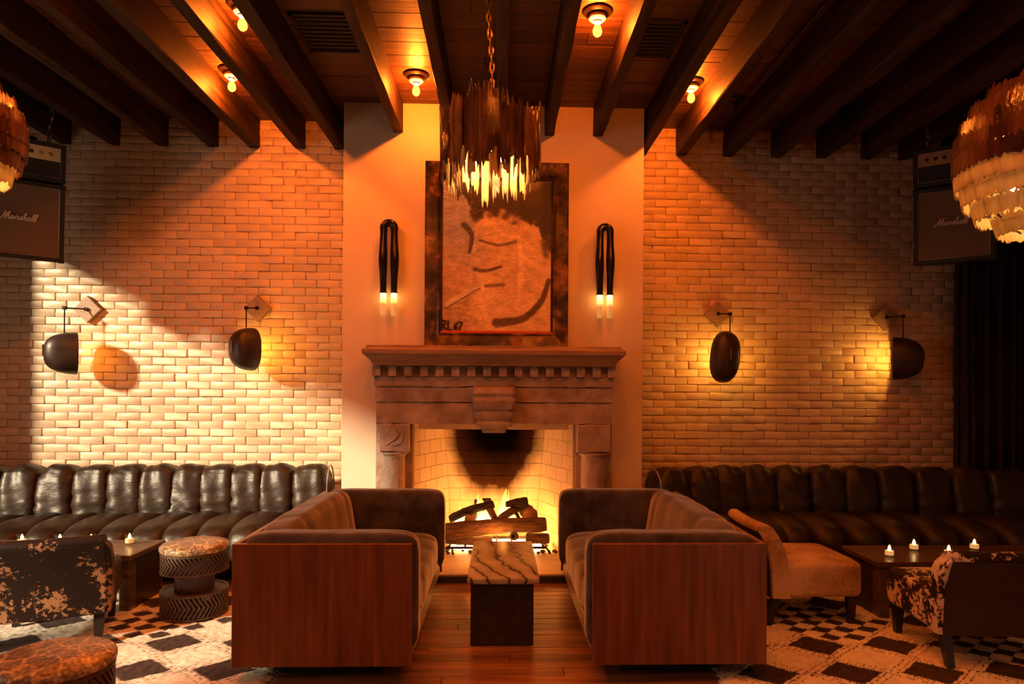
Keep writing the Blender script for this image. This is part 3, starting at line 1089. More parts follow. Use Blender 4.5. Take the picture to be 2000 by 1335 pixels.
# ================================================================== RUGS
def rug(label, x0, x1, y0, y1, ox, oy, patches, seed):
    step = 0.0105
    nx, ny = int((x1 - x0) / step), int((y1 - y0) / step)
    xs = np.linspace(x0, x1, nx + 1)
    ys = np.linspace(y0, y1, ny + 1)
    X, Y = np.meshgrid(xs, ys)
    rng = np.random.default_rng(seed)
    def smooth(a, k):
        for _ in range(k):
            a = (a + np.roll(a, 1, 0) + np.roll(a, -1, 0) + np.roll(a, 1, 1) + np.roll(a, -1, 1)) / 5
        return a
    wob = smooth(rng.normal(size=X.shape), 12)
    wob2 = smooth(rng.normal(size=X.shape), 12)
    wob, wob2 = wob / wob.std(), wob2 / wob2.std()
    a = (X - ox) / 0.41 + wob * 0.005
    b = (Y - oy) / 0.36 + wob2 * 0.005
    U, V = a + b, a - b
    iu, iv = np.round(U), np.round(V)
    du, dv = np.abs(U - iu), np.abs(V - iv)
    black = (np.maximum(du, dv) < 0.385) & (np.mod(iu + iv, 2) == 0)
    # two broken pencil lines along every band between the diamonds
    def dashed(d, other):
        g = np.abs(np.abs(d - 0.5) - 0.055) < 0.013
        return g & (np.mod(other * 9 + wob * .3, 1.0) < 0.62)
    line = dashed(du, V) | dashed(dv, U)
    # small chequer in some blocks
    for px, py, r in patches:
        inside = (np.abs(U - ((px - ox) / .41 + (py - oy) / .36)) < r) & (np.abs(V - ((px - ox) / .41 - (py - oy) / .36)) < r)
        chk = np.mod(np.floor((U + .5) * 3) + np.floor((V + .5) * 3), 2) == 0
        black = np.where(inside, chk, black)
        line = np.where(inside, False, line)
    n1 = smooth(rng.normal(size=X.shape), 1)
    n1 = n1 / n1.std()
    cream = np.stack([0.78 + 0.05 * n1 + .03 * wob, 0.69 + 0.05 * n1 + .03 * wob, 0.57 + 0.045 * n1 + .03 * wob], -1)
    blk = np.stack([0.040 + 0.010 * n1, 0.019 + 0.006 * n1, 0.015 + 0.005 * n1], -1)
    col = np.where(black[..., None], blk, cream)
    col = np.where((line & ~black)[..., None], blk * 1.6, col)
    col = np.clip(col, 0.004, 1)
    pile = smooth(rng.normal(size=X.shape), 1)
    Z = 0.016 + 0.0013 * pile / pile.std()
    ed = np.minimum(np.minimum(X - x0, x1 - X), np.minimum(Y - y0, y1 - Y))
    Z = np.where(ed < 0.025, 0.004 + (Z - .004) * np.sqrt(np.clip(ed / 0.025, 0, 1)), Z)
    shag = smooth(rng.normal(size=X.shape), 2)
    edge = (ed < step * .5)
    X = X + np.where(edge, 0.012 * shag / shag.std(), 0)
    P = np.stack([X, Y, Z], -1).reshape(-1, 3)
    idx = np.arange((nx + 1) * (ny + 1)).reshape(ny + 1, nx + 1)
    q = np.stack([idx[:-1, :-1], idx[:-1, 1:], idx[1:, 1:], idx[1:, :-1]], -1).reshape(-1, 4)
    # underside so the rug has a body
    nb = len(P)
    under = [(x0, y0, 0.001), (x1, y0, 0.001), (x1, y1, 0.001), (x0, y1, 0.001)]
    me = bpy.data.meshes.new('area_rug')
    loop = list(idx[0, :]) + list(idx[1:, -1]) + list(idx[-1, -2::-1]) + list(idx[-2:0:-1, 0])
    skirt = [(P[i][0], P[i][1], 0.001) for i in loop]
    n = len(loop)
    allv = np.concatenate([P, np.array(skirt)])
    faces = q.tolist() + [[loop[k], nb + k, nb + (k + 1) % n, loop[(k + 1) % n]] for k in range(n)]
    me.from_pydata(allv.tolist(), [], faces)
    ca = me.color_attributes.new('paint', 'FLOAT_COLOR', 'POINT')
    full = np.ones((len(allv), 4), dtype=np.float32)
    full[:nb, :3] = col.reshape(-1, 3)
    full[nb:, :3] = (0.5, 0.42, 0.32)
    ca.data.foreach_set('color', full.ravel())
    me.polygons.foreach_set('use_smooth', [True] * len(me.polygons))
    me.materials.append(M['rug'])
    o = bpy.data.objects.new('area_rug', me)
    COL.objects.link(o)
    return tag(o, label, 'rug', 'chequered wool rugs')
rug('cream and dark brown diamond wool rug under the drum stools at left', -4.3, -1.10, 2.25, 4.66, -1.75, 3.735, [(-1.955, 4.095, 1.0), (-3.185, 3.375, 1.0)], 1)
rug('cream and dark brown diamond wool rug under the tan hide chair', 1.06, 4.3, 2.25, 4.66, 1.72, 3.64, [(1.925, 4.00, 1.0), (2.745, 3.64, 1.0)], 2)

# ================================================================== LEATHER SOFAS OF ZIPPED SEGMENTS
def leather_back(seed):
    r = random.Random(seed)
    ph = [r.uniform(0, 6.28) for _ in range(6)]
    def disp(x, y, z):
        if y > 0.35: return 0
        low = 0.25 + max(0, min(1, (0.35 - z) / 0.8))
        zz = z + 0.10 * x * x * (1 if seed % 2 else -1) + 0.10 * x * math.sin(ph[0]) + 0.05 * math.sin(3 * x + ph[1])
        w = 0.5 * math.sin(zz * 15 + ph[2]) + 0.4 * math.sin(zz * 31 + 3 * x + ph[3])
        big = 0.005 * math.sin(5 * x + 3 * z + ph[4])
        vert = 0.004 * math.sin(x * 9 + ph[5]) * max(0, z)
        return w * 0.013 * low + big * 1.2 + vert
    mb = MB()
    # belly of the cushion, leaning back
    rot = Matrix.Rotation(math.radians(-9), 3, 'X')
    mb.cushion((0, 0.02, 0.475), (0.306, 0.30, 0.58), 3.6, 22, disp, rot)
    return mb
def leather_seat(seed):
    r = random.Random(seed + 50)
    ph = [r.uniform(0, 6.28) for _ in range(4)]
    def disp(x, y, z):
        w = math.sin(y * 11 + 2 * x + ph[0]) * max(0, y) + 0.6 * math.sin(y * 19 + ph[1]) * max(0, y + .2)
        return w * 0.006 + 0.005 * math.sin(4 * x + 3 * y + ph[2])
    mb = MB()
    mb.cushion((0, -0.40, 0.215), (0.300, 0.76, 0.42), 3.2, 16, disp)
    return mb
back_me, seat_me = [], []
for s in range(5):
    o = leather_back(s).build('back_cushion', M['leather'], smooth=True); back_me.append(o.data); bpy.data.objects.remove(o)
    o = leather_seat(s).build('seat_cushion', M['leather'], smooth=True); seat_me.append(o.data); bpy.data.objects.remove(o)

def segmented_sofa(label, spots):
    cx = sum(p[0] for p in spots) / len(spots)
    cy = sum(p[1] for p in spots) / len(spots)
    t = thing('leather_sofa', label, 'sofa', (cx, cy, 0.0), group='segmented leather sofas')
    r = random.Random(len(label))
    for i, (x, y, rz) in enumerate(spots):
        link_mesh('back_cushion', back_me[r.randrange(5)], t, (x, y, 0), (0, 0, rz))
        link_mesh('seat_cushion', seat_me[r.randrange(5)], t, (x, y, 0), (0, 0, rz))
    return t
lx = [608, 543, 487, 429, 373, 313, 251, 186, 118, 46, -28, -104]
ls = []
for i, px in enumerate(lx):
    Y = 5.66 - 0.16 * (i / 11) ** 1.2
    ls.append((at(px, 915, Y).x, Y, math.radians(-2 + i * 0.6)))
sofa_l = segmented_sofa('long black leather sofa of fat zipped segments in the daylight at left', ls)
rx = [(1310, 5.46, 26), (1370, 5.56, 15), (1422, 5.63, 8), (1477, 5.66, 3), (1543, 5.66, 0), (1610, 5.66, -1), (1676, 5.65, -2), (1744, 5.62, -3), (1816, 5.58, -4), (1890, 5.53, -6), (1963, 5.46, -9), (2038, 5.36, -16)]
rs = [(at(px, 920, Y).x, Y, math.radians(a)) for px, Y, a in rx]
sofa_r = segmented_sofa('long dark brown leather sofa of fat zipped segments in the shade at right', rs)
# zip tapes on the two exposed ends
for sofa, (x, y, rz), sg in ((sofa_l, ls[0], 1), (sofa_r, rs[0], -1)):
    R = Matrix.Rotation(rz, 3, 'Z')
    pts = []
    for k in range(30):
        a = PI * (0.04 + 0.92 * k / 29)
        q = Vector((sg * 0.145, 0.04 - 0.115 * math.cos(a), 0.52 + 0.235 * math.sin(a)))
        pts.append(R @ q + Vector((x, y, 0)))
    MB().tube(pts, 0.006, 6).build('zip_tape', M['zip'], sofa)

# ================================================================== MOHAIR LOVESEATS IN WALNUT CASES
def loveseat(label, xo, xi, y0, y1):
    s = 1 if xi > xo else -1
    t = thing('loveseat', label, 'loveseat', ((xo + xi) / 2, (y0 + y1) / 2, 0), group='walnut cased loveseats')
    zb, zt = 0.094, 0.665
    def bx(a, b): return (min(a, b), max(a, b))
    X = lambda d: xo + s * d                 # distance from the outer face
    W = abs(xi - xo)
    MB().bbox(*bx(xo, xi), y0, y0 + 0.026, zb, zt, 0.002).build('side_panel', M['walnut'], t)
    MB().bbox(*bx(xo, xi), y1 - 0.026, y1, zb, zt - 0.02, 0.002).build('side_panel', M['walnut'], t)
    MB().bbox(*bx(X(0), X(0.026)), y0 + 0.0262, y1 - 0.0262, zb, zt, 0.002).build('back_panel', M['walnut'], t)
    MB().bbox(*bx(X(W - 0.045), X(W - 0.012)), y0 + 0.0262, y1 - 0.0262, zb, zb + 0.105, 0.002).build('front_rail', M['walnut'], t)
    MB().bbox(*bx(X(0.027), X(W - 0.046)), y0 + 0.0262, y1 - 0.0262, zb, zb + 0.02, 0.002).build('base_board', M['dark_wood'], t)
    MB().bbox(*bx(X(0.16), X(W - 0.16)), y0 + 0.17, y1 - 0.17, 0.001, zb - 0.001, 0.002).build('plinth', M['dark'], t)
    # arm pads
    for ya, yb, zz in ((y0 + 0.027, y0 + 0.155, 0.708), (y1 - 0.150, y1 - 0.027, 0.690)):
        a, b = bx(X(0.03), X(W + 0.026))
        def dsp(x, y, z): return 0.003 * mnoise.noise(Vector((x * 4, y * 2, z * 4)))
        MB().cushion(((a + b) / 2, (ya + yb) / 2, (zz + 0.145) / 2), (b - a, yb - ya, zz - 0.145), 9, 18, dsp).build('arm_pad', M['velvet'], t, smooth=True)
    # channelled back
    ya, yb = y0 + 0.150, y1 - 0.146
    def flute(N, d):
        return lambda x, y, z: -d * abs(math.cos(PI * N * (y + 1) / 2)) ** 7 if N % 2 == 1 else -d * abs(math.sin(PI * N * (y + 1) / 2 + PI / 2 * 0)) * 0
    def chan(N, d):
        def f(x, y, z):
            u = (y + 1) / 2 * N
            v = abs(u - round(u))                 # distance to a seam
            return -d * math.exp(-(v / 0.10) ** 2)
        return f
    a, b = bx(X(0.035), X(0.285))
    rot = Matrix.Rotation(s * math.radians(-9), 3, 'Y')
    MB().cushion(((a + b) / 2 - s * 0.005, (ya + yb) / 2, 0.50), (0.23, yb - ya + .03, 0.44), 4.5, 34, chan(5, 0.010), rot).build('back_cushion', M['velvet'], t, smooth=True)
    a, b = bx(X(0.16), X(W + 0.012))
    MB().cushion(((a + b) / 2, (ya + yb) / 2, 0.315), (b - a, yb - ya + .02, 0.235), 5, 34, chan(5, 0.010)).build('seat_cushion', M['velvet'], t, smooth=True)
    return t
loveseat('walnut cased loveseat with brown mohair seat, left of the marble table', -1.237, -0.408, 3.2, 4.87)
loveseat('walnut cased loveseat with grey brown mohair seat, right of the marble table', 1.271, 0.440, 3.2, 4.90)

# ================================================================== MARBLE TABLE
t = thing('marble_table', 'low side table with veined beige marble top on a dark box base', 'table', (0.01, 4.12, 0))
MB().bbox(-0.173, 0.215, 3.637, 4.546, 0.350, 0.380, 0.006, 2).build('table_top', M['marble'], t, smooth=30)
MB().bbox(-0.155, 0.186, 3.70, 4.49, 0.0, 0.350, 0.004).build('base', M['dark_wood'], t)

# ================================================================== COFFEE TABLES
def coffee_table(label, x0, x1, y0, y1, zt, end_at):
    t = thing('coffee_table', label, 'table', ((x0 + x1) / 2, (y0 + y1) / 2, 0.016), group='dark wood coffee tables')
    MB().bbox(x0, x1, y0, y1, zt - 0.034, zt, 0.004).build('table_top', M['table_wood'], t)
    for xe, s in ((x0 + .02, 1), (x1 - .02, -1)):
        xa, xb = sorted((xe, xe + s * 0.035))
        MB().bbox(xa, xb, y0 + .10, y1 - .02, 0.018, zt - 0.034, 0.003).build('end_panel', M['dark_wood'], t)
        xa, xb = sorted((xe, xe + s * 0.062))
        MB().bbox(xa, xb, y0 + .02, y0 + .10, 0.018, zt - 0.034, 0.003).build('leg', M['table_wood'], t)
        MB().bbox(xa, xb, y1 - .02, y1 - .001, 0.018, zt - 0.034, 0.003).build('leg', M['table_wood'], t)
    return t
coffee_table('dark wood bench table before the left leather sofa', -3.48, -2.245, 4.24, 4.675, 0.362, 0)
coffee_table('dark wood bench table before the right leather sofa', 2.29, 3.54, 4.05, 4.50, 0.36, 0)

# candles
votive = None
def candle(px, py, ztop, label):
    global votive
    p = on_z(px, py, ztop)
    if votive is None:
        t = thing('votive_candle', label, 'candle', p, group='votive candles')
        MB().lathe([(0.026, 0.0005), (0.029, 0.003), (0.031, 0.068), (0.0285, 0.068), (0.0265, 0.010), (0.001, 0.010)], (0, 0, 0), 20, cap=False).build('glass_cup', M['glass'], t, smooth=40, local=True)
        MB().lathe([(0.0262, 0.011), (0.0262, 0.036), (0.022, 0.038), (0.002, 0.035)], (0, 0, 0), 18).build('wax', M['wax'], t, smooth=40, local=True)
        fl_ = MB().lathe([(0.001, 0.036), (0.008, 0.042), (0.0095, 0.050), (0.006, 0.060), (0.001, 0.070)], (0, 0, 0), 10).build('flame', M['candle_flame'], t, smooth=True, local=True)
        votive = t
    else:
        t = copy_tree(votive)
        t.location = p
        t['label'] = label
    return t
for px, py, z, lab in ((43, 1064, .3625, 'votive candle on the left table, nearest the picture edge'), (117, 1064, .3625, 'votive candle on the left table, second from the picture edge'),
                       (178, 1064, .3625, 'votive candle on the left table, third from the picture edge'), (253, 1062, .3625, 'votive candle on the left table, nearest the drum stool'),
                       (1737, 1086, .3605, 'votive candle on the right table, nearest the tan chair'), (1785, 1074, .3605, 'votive candle on the right table, second from the tan chair'),
                       (1853, 1086, .3605, 'votive candle on the right table, just left of the speckled chair back'), (1903, 1073, .3605, 'votive candle on the right table, seen over the speckled chair back')):
    candle(px, py, z, lab)

# ================================================================== SLIPPER CHAIRS IN HIDE
def chair(label, loc, rz, seat_m, back_m, outer_m):
    t = thing('slipper_chair', label, 'chair', loc, rz)
    def soft(x, y, z): return 0.004 * mnoise.noise(Vector((x * 3, y * 3, z * 3))) + (0.018 * (1 - x * x) * (1 - y * y) if z > 0.5 else 0)
    MB().cushion((0, 0.035, 0.262), (0.575, 0.53, 0.205), 11, 14, soft).build('seat', seat_m, t, smooth=True, local=True)
    # back: a thick curved slab that leans and rolls over at the top
    prof = [(-0.215, 0.16), (-0.230, 0.36), (-0.262, 0.465), (-0.296, 0.545)]
    th = [0.085, 0.085, 0.088, 0.085]
    def slab(front, rear, shrink=0.0, top=0.0):
        c = spline([(0, a, z) for a, z in prof], 5)
        d = [Vector((0, -0.26, 0.97))] * len(c)
        rings = []
        nn = len(c)
        for i, p in enumerate(c):
            tt = i / (nn - 1)
            hw = (0.288 + 0.012 * math.sin(tt * PI) - (0.016 * max(0, (tt - .8) / .2) ** 2)) - shrink
            rings.append([(x, p.y + (front if k < 9 else rear) * 0.050 + 0.020 * (x / .29) ** 2, p.z) for k, x in
                          enumerate([-hw + 2 * hw * j / 8 for j in range(9)] + [hw - 2 * hw * j / 8 for j in range(9)])])
        # rolled top
        last = rings[-1]
        cy = sum(q[1] for q in last) / len(last)
        for k in range(1, 5):
            a = PI / 2 * k / 4
            rings.append([(q[0] * (1 - 0.03 * (1 - math.cos(a))), (q[1] - (c[-1].y + 0.020 * (q[0] / .29) ** 2)) * math.cos(a) * 0.98 + (c[-1].y + .02 * (q[0] / .29) ** 2) - 0.012 * math.sin(a), q[2] + 0.045 * math.sin(a)) for q in last])
        return MB().loft(rings)
    slab(1, -1).build('backrest', back_m, t, smooth=50, local=True)
    if outer_m is not None:
        c = spline([(0, a, z) for a, z in prof], 5)
        rings = []
        for p in c:
            hw = 0.268
            xs = [-hw + 2 * hw * j / 8 for j in range(9)]
            rings.append([(x, p.y - 0.050 - 0.006 + 0.020 * (x / .29) ** 2, p.z) for x in xs] + [(x, p.y - 0.049 + 0.020 * (x / .29) ** 2, p.z) for x in xs[::-1]])
        MB().loft(rings).build('outer_back', outer_m, t, smooth=50, local=True, label='dark hide panel on the rear of the backrest')
    for sx in (-1, 1):
        for y_, dy in ((-0.20, -0.055), (0.24, 0.0)):
            x_ = sx * 0.235
            tw, bw = 0.026, 0.017
            top = [(x_ + a * tw, y_ + b * tw, 0.168) for a, b in ((-1, -1), (1, -1), (1, 1), (-1, 1))]
            bot = [(x_ + a * bw, y_ + dy + b * bw, 0.0) for a, b in ((-1, -1), (1, -1), (1, 1), (-1, 1))]
            MB().loft([bot, top]).build('leg', M['leg_wood'], t, local=True)
    return t
chair('low chair in dark brown speckled hide seen from behind, before the left table', (-2.45, 3.865, 0.018), math.radians(22), M['cowhide'], M['cowhide_dark'], M['cowhide_dark'])
chair('low chair in brown and white speckled hide, its back to the viewer at right', (2.50, 3.575, 0.018), math.radians(-3), M['cowhide'], M['cowhide'], M['hide_back'])
chair('low chair in tan hide, seen side on between loveseat and right table', (1.845, 4.22, 0.018), math.radians(-90), M['hide_tan'], M['hide_tan'], M['hide_back'])

# ================================================================== DRUM STOOLS
def stool(label, loc):
    t = thing('drum_stool', label, 'stool', loc, group='woven drum stools')
    R = 0.192
    MB().lathe([(0.0, 0.385), (R - .004, 0.385), (R + .004, 0.395), (R + .004, 0.412), (R - .008, 0.426), (R - .05, 0.437), (0.08, 0.443), (0.001, 0.444)], (0, 0, 0), 48).build('cushion', M['snake'], t, smooth=50, local=True)
    MB().lathe([(0.112, 0.150), (0.112, 0.268)], (0, 0, 0), 40, cap=True).build('waist', M['drum'], t, smooth=50, local=True)
    slat = {}
    for zb, zt in ((0.004, 0.152), (0.262, 0.384)):
        zm = (zb + zt) / 2
        for z0, z1, nm in ((zb, zb + .012, 'hoop'), (zt - .012, zt, 'hoop')):
            MB().lathe([(R - .020, z0), (R, z0), (R, z1), (R - .020, z1), (R - .020, z0)], (0, 0, 0), 48, cap=False).build(nm, M['drum'], t, smooth=30, local=True)
        if zb < .1:
            MB().lathe([(0.0, zt - .010), (R - .018, zt - .010), (R - .018, zt - .004), (0.0, zt - .004)], (0, 0, 0), 40).build('drum_lid', M['drum'], t, smooth=30, local=True)
        else:
            MB().lathe([(0.0, zb + .004), (R - .018, zb + .004), (R - .018, zb + .010), (0.0, zb + .010)], (0, 0, 0), 40).build('drum_floor', M['drum'], t, smooth=30, local=True)
        N = 46
        da = 2 * PI / N
        pts = []
        for k in range(7):
            u = k / 6
            z = lerp(zb + .010, zt - .010, u)
            ang = 1.5 * da * (1 - abs(2 * u - 1))
            pts.append((ang, z))
        def slat_mesh():
            rings = []
            for ang, z in pts:
                w = da * 0.29
                rings.append([((R - .002) * math.cos(ang - w), (R - .002) * math.sin(ang - w), z), ((R - .002) * math.cos(ang + w), (R - .002) * math.sin(ang + w), z),
                              ((R - .012) * math.cos(ang + w), (R - .012) * math.sin(ang + w), z), ((R - .012) * math.cos(ang - w), (R - .012) * math.sin(ang - w), z)])
            return MB().loft(rings)
        o = slat_mesh().build('slat', M['drum'], t, local=True)
        for k in range(1, N):
            c = o.copy()
            COL.objects.link(c)
            c.parent = t
            c.rotation_euler = (0, 0, k * da)
    return t
p = on_z(380, 1196, 0.017)
st = stool('woven drum stool with tan leather cushion between the left table and the loveseat', (p.x, p.y, 0.0175))
st2 = copy_tree(st)
p = on_z(104, 1291, 0.42)
st2.location = (p.x, p.y, 0.0175)
st2.rotation_euler = (0, 0, 0.4)
st2['label'] = 'woven drum stool nearest the viewer, its scaled leather cushion in the lower left corner'
# ================================================================== CEILING BULBS
bulb0 = None
def ceiling_bulb(x, y, label):
    global bulb0
    if bulb0 is None:
        t = thing('ceiling_bulb', label, 'lamp', (x, y, ZC), group='bare bulbs on the ceiling')
        MB().lathe([(0.088, 0.0), (0.088, -0.010), (0.070, -0.022), (0.050, -0.026), (0.001, -0.026)], (0, 0, 0), 28).build('canopy', M['bronze'], t, smooth=30, local=True)
        MB().lathe([(0.046, -0.026), (0.052, -0.034), (0.052, -0.048), (0.040, -0.058), (0.026, -0.062), (0.026, -0.070), (0.001, -0.070)], (0, 0, 0), 24).build('socket', M['ceramic'], t, smooth=35, local=True)
        MB().lathe([(0.014, -0.070), (0.016, -0.085), (0.026, -0.105), (0.030, -0.124), (0.026, -0.142), (0.014, -0.154), (0.001, -0.157)], (0, 0, 0), 12).build('bulb', M['bulb'], t, smooth=True, local=True)
        bulb0 = t
    else:
        t = copy_tree(bulb0)
        t.location = (x, y, ZC)
        t['label'] = label
    L = bpy.data.lights.new('filament', 'POINT')
    L.energy = BULB_W
    L.color = (1.0, 0.175, 0.014)
    L.shadow_soft_size = 0.016
    lo = bpy.data.objects.new('filament', L)
    lo.location = (x, y, ZC - 0.122)
    COL.objects.link(lo)
    return t
BULB_W = 62.0
def cz(px, py): return on_z(px, py, ZC)
for px, py, lab in ((813, 146, 'lit bare bulb on the ceiling just left of the drum chandelier'), (1167, 22, 'lit bare bulb on the ceiling near the top edge, right of the drum chandelier'),
                    (474, 10, 'lit bare bulb on the ceiling at the top edge, left'), (453, 137, 'lit bare bulb on the ceiling among the left beams, over the brick'),
                    (1350, 160, 'lit bare bulb on the ceiling over the right brick wall')):
    p = cz(px, py)
    ceiling_bulb(p.x, p.y, lab)
# the same fittings go on over the rest of the room
for x, y, lab in ((-0.62, 2.75, 'bare bulb on the ceiling in the first row before the viewer, left of the middle'), (1.02, 2.55, 'bare bulb on the ceiling in the first row before the viewer, right of the middle'),
                  (0.20, 1.2, 'bare bulb on the ceiling in the middle, nearly overhead'), (-1.98, 2.5, 'bare bulb on the ceiling in the first row, far left'), (-2.33, 3.2, 'bare bulb on the ceiling before the left amplifier, between the fourth and fifth beams'), (1.80, 1.9, 'bare bulb on the ceiling in the first row, far right')):
    ceiling_bulb(x, y, lab)

# ================================================================== WALL LAMPS WITH DARK SHELL SHADES
def shell_lamp(label, plate, arm, shade, hw, hh, dep, face, power, tilt=0.0, plate_px=26, flat=0.0):
    """plate/arm/shade: pixel spots; face: direction (x, y) the shell opens to."""
    YW = YB - 0.012
    pc = at(plate[0], plate[1], YW - 0.02)
    t = thing('wall_lamp', label, 'lamp', (pc.x, YB - 0.01, pc.z), group='shell shade wall lamps')
    r = plate_px * 6.0 / F_PX
    front = [(pc.x - r, YW - .034, pc.z), (pc.x, YW - .034, pc.z - r), (pc.x + r, YW - .034, pc.z), (pc.x, YW - .034, pc.z + r)]
    f2 = [(pc.x + (a[0] - pc.x) * .97, YW - .040, pc.z + (a[2] - pc.z) * .97) for a in front]
    back = [(a[0], YW + .012, a[2]) for a in front]
    MB().loft([back, front, f2]).build('wall_plate', M['plate'], t)
    ya = YW - 0.19
    e = at(arm[0], arm[1], ya)
    MB().tube([(pc.x, YW - .03, pc.z), (pc.x, YW - .06, pc.z)], .016, 12).build('boss', M['bronze'], t)
    MB().tube([(pc.x, YW - .05, pc.z), e], .0062, 8).build('arm', M['bronze'], t)
    s = at(shade[0], shade[1], ya)
    MB().bbox(e.x - .014, e.x + .014, e.y - .014, e.y + .014, e.z - .014, e.z + .014, .003).build('joint', M['bronze'], t)
    MB().tube([e, (e.x, e.y, s.z + .02)], .0052, 8).build('drop_rod', M['bronze'], t)
    # the shell: a deep dish opened towards `face`
    d = Vector((face[0], face[1], 0)).normalized()
    side = Vector((-d.y, d.x, 0))
    up = Vector((0, 0, 1))
    ct, sn = math.cos(tilt), math.sin(tilt)
    side, up = side * ct + up * sn, up * ct - side * sn
    c = Vector((s.x, s.y, s.z))
    n, m = 28, 9
    outer, inner = [], []
    for k in range(m + 1):
        a = (PI / 2) * k / m
        rr, dd = math.sin(a), math.cos(a)
        rr = rr ** 0.62
        ro, ri = [], []
        for j in range(n):
            th = 2 * PI * j / n
            cx_, sz_ = math.cos(th), math.sin(th)
            q = 2.5
            nn = (abs(cx_) ** q + abs(sz_) ** q) ** (1 / q)
            ux, uz = cx_ / nn, sz_ / nn
            P = c + side * ux * hw * max(rr, .02) + up * uz * hh * max(rr, .02) - d * dep * dd
            Q = c + side * ux * (hw - .005) * max(rr, .02) + up * uz * (hh - .005) * max(rr, .02) - d * (dep - .006) * dd
            ro.append(P)
            ri.append(Q)
        outer.append(ro)
        inner.append(ri)
    sh = MB().loft(outer + inner[::-1]).build('shade', M['shell'], t, smooth=45)
    pin = c - d * (dep - .0) + Vector((0, 0, 0.02))
    MB().tube([pin + Vector((0, -.004, .045)), pin + Vector((0, -.004, -.045))], .0065, 8).build('pin', M['brass'], sh)
    bc = c - d * dep * 0.25
    MB().lathe([(0.001, .055), (0.018, .04), (0.024, .0), (0.018, -.04), (0.001, -.055)], bc, 10).build('bulb', M[power], t, smooth=True)
    MB().tube([bc + Vector((0, 0, .05)), (bc.x, bc.y, bc.z + .08), c - d * dep * .7 + Vector((0, 0, .085))], .012, 8).build('socket', M['bronze'], t)
    return t
M['plate'] = noisy('bleached_wood_plate', (0.26, 0.17, 0.11), (0.38, 0.26, 0.17), scale=(2, 2, 10), ns=8, rough=0.5, bump=0.2)
M['shell'] = noisy('dark_shell_shade', (0.016, 0.009, 0.006), (0.045, 0.026, 0.017), ns=9, rough=0.42, bump=0.25)
shell_lamp('dark half shell wall lamp at the far left, lit by daylight', (172, 604), (126, 601), (150, 690), .135, .176, .23, (.80, .60), 'sconce_bulb_low')
shell_lamp('dark rounded shell wall lamp on the left brick, beside the chimney breast', (504, 602), (481, 601), (492, 682), .125, .180, .19, (.55, .83), 'sconce_bulb')
shell_lamp('dark oval shell wall lamp on the right brick, beside the chimney breast', (1401, 613), (1426, 613), (1414, 697), .128, .222, .13, (-.12, .99), 'sconce_bulb', tilt=0.10)
shell_lamp('dark half shell wall lamp at the far right, near the curtain', (1729, 620), (1764, 617), (1745, 700), .132, .186, .23, (-.84, .54), 'sconce_bulb')

# ================================================================== HORN SHAPED U LAMPS ON THE BREAST
def u_lamp(label, xl, xr, yt, yk, yb):
    Y = YC - 0.075
    a, b = at(xl, yk, Y), at(xr, yk, Y)
    top = at((xl + xr) / 2, yt, Y).z
    bot = at(xl, yb, Y).z
    t = thing('u_shaped_lamp', label, 'lamp', ((a.x + b.x) / 2, YC, (top + a.z) / 2), group='black U shaped wall lamps')
    w = (b.x - a.x) / 2
    cx = (a.x + b.x) / 2
    H = top - a.z
    r0 = 0.0285
    zc = top - r0 - w
    pts, rad = [], []
    n = 14
    for i in range(n):
        u = i / n
        z = lerp(a.z, zc, u)
        bulge = math.exp(-((u - .52) / .22) ** 2) * 0.009 + 0.003 * u
        pts.append((cx - w - (0.004 * math.exp(-((u - .5) / .25) ** 2)), Y, z)); rad.append(r0 - .003 + bulge)
    for i in range(13):
        an = PI - PI * i / 12
        pts.append((cx + w * math.cos(an), Y, zc + w * math.sin(an))); rad.append(r0 + .003)
    for i in range(n):
        u = 1 - (i + 1) / n
        z = lerp(a.z, zc, u)
        bulge = math.exp(-((u - .52) / .22) ** 2) * 0.009 + 0.003 * u
        pts.append((cx + w + (0.004 * math.exp(-((u - .5) / .25) ** 2)), Y, z)); rad.append(r0 - .003 + bulge)
    MB().tube(pts, rad, 16).build('horn', M['black_gloss'], t, smooth=50)
    MB().tube([(cx, YC + .002, zc + w), (cx, Y, zc + w)], .02, 10).build('mount', M['iron'], t)
    for x in (cx - w, cx + w):
        MB().lathe([(0.020, a.z - bot), (0.0245, a.z - bot - .004), (0.0245, 0.010), (0.018, 0.0)], (x, Y, bot), 16).build('lamp_tube', M['glow_tube'], t, smooth=40, label='frosted glowing tube')
        MB().lathe([(0.0285, a.z - bot + .008), (0.0285, a.z - bot - .006), (0.020, a.z - bot - .006)], (x, Y, bot), 16).build('ferrule', M['iron'], t, smooth=40)
u_lamp('black U shaped wall lamp left of the framed painting', 748.5, 769.5, 428, 571, 616)
u_lamp('black U shaped wall lamp right of the framed painting', 1171.5, 1191, 436, 575, 621)

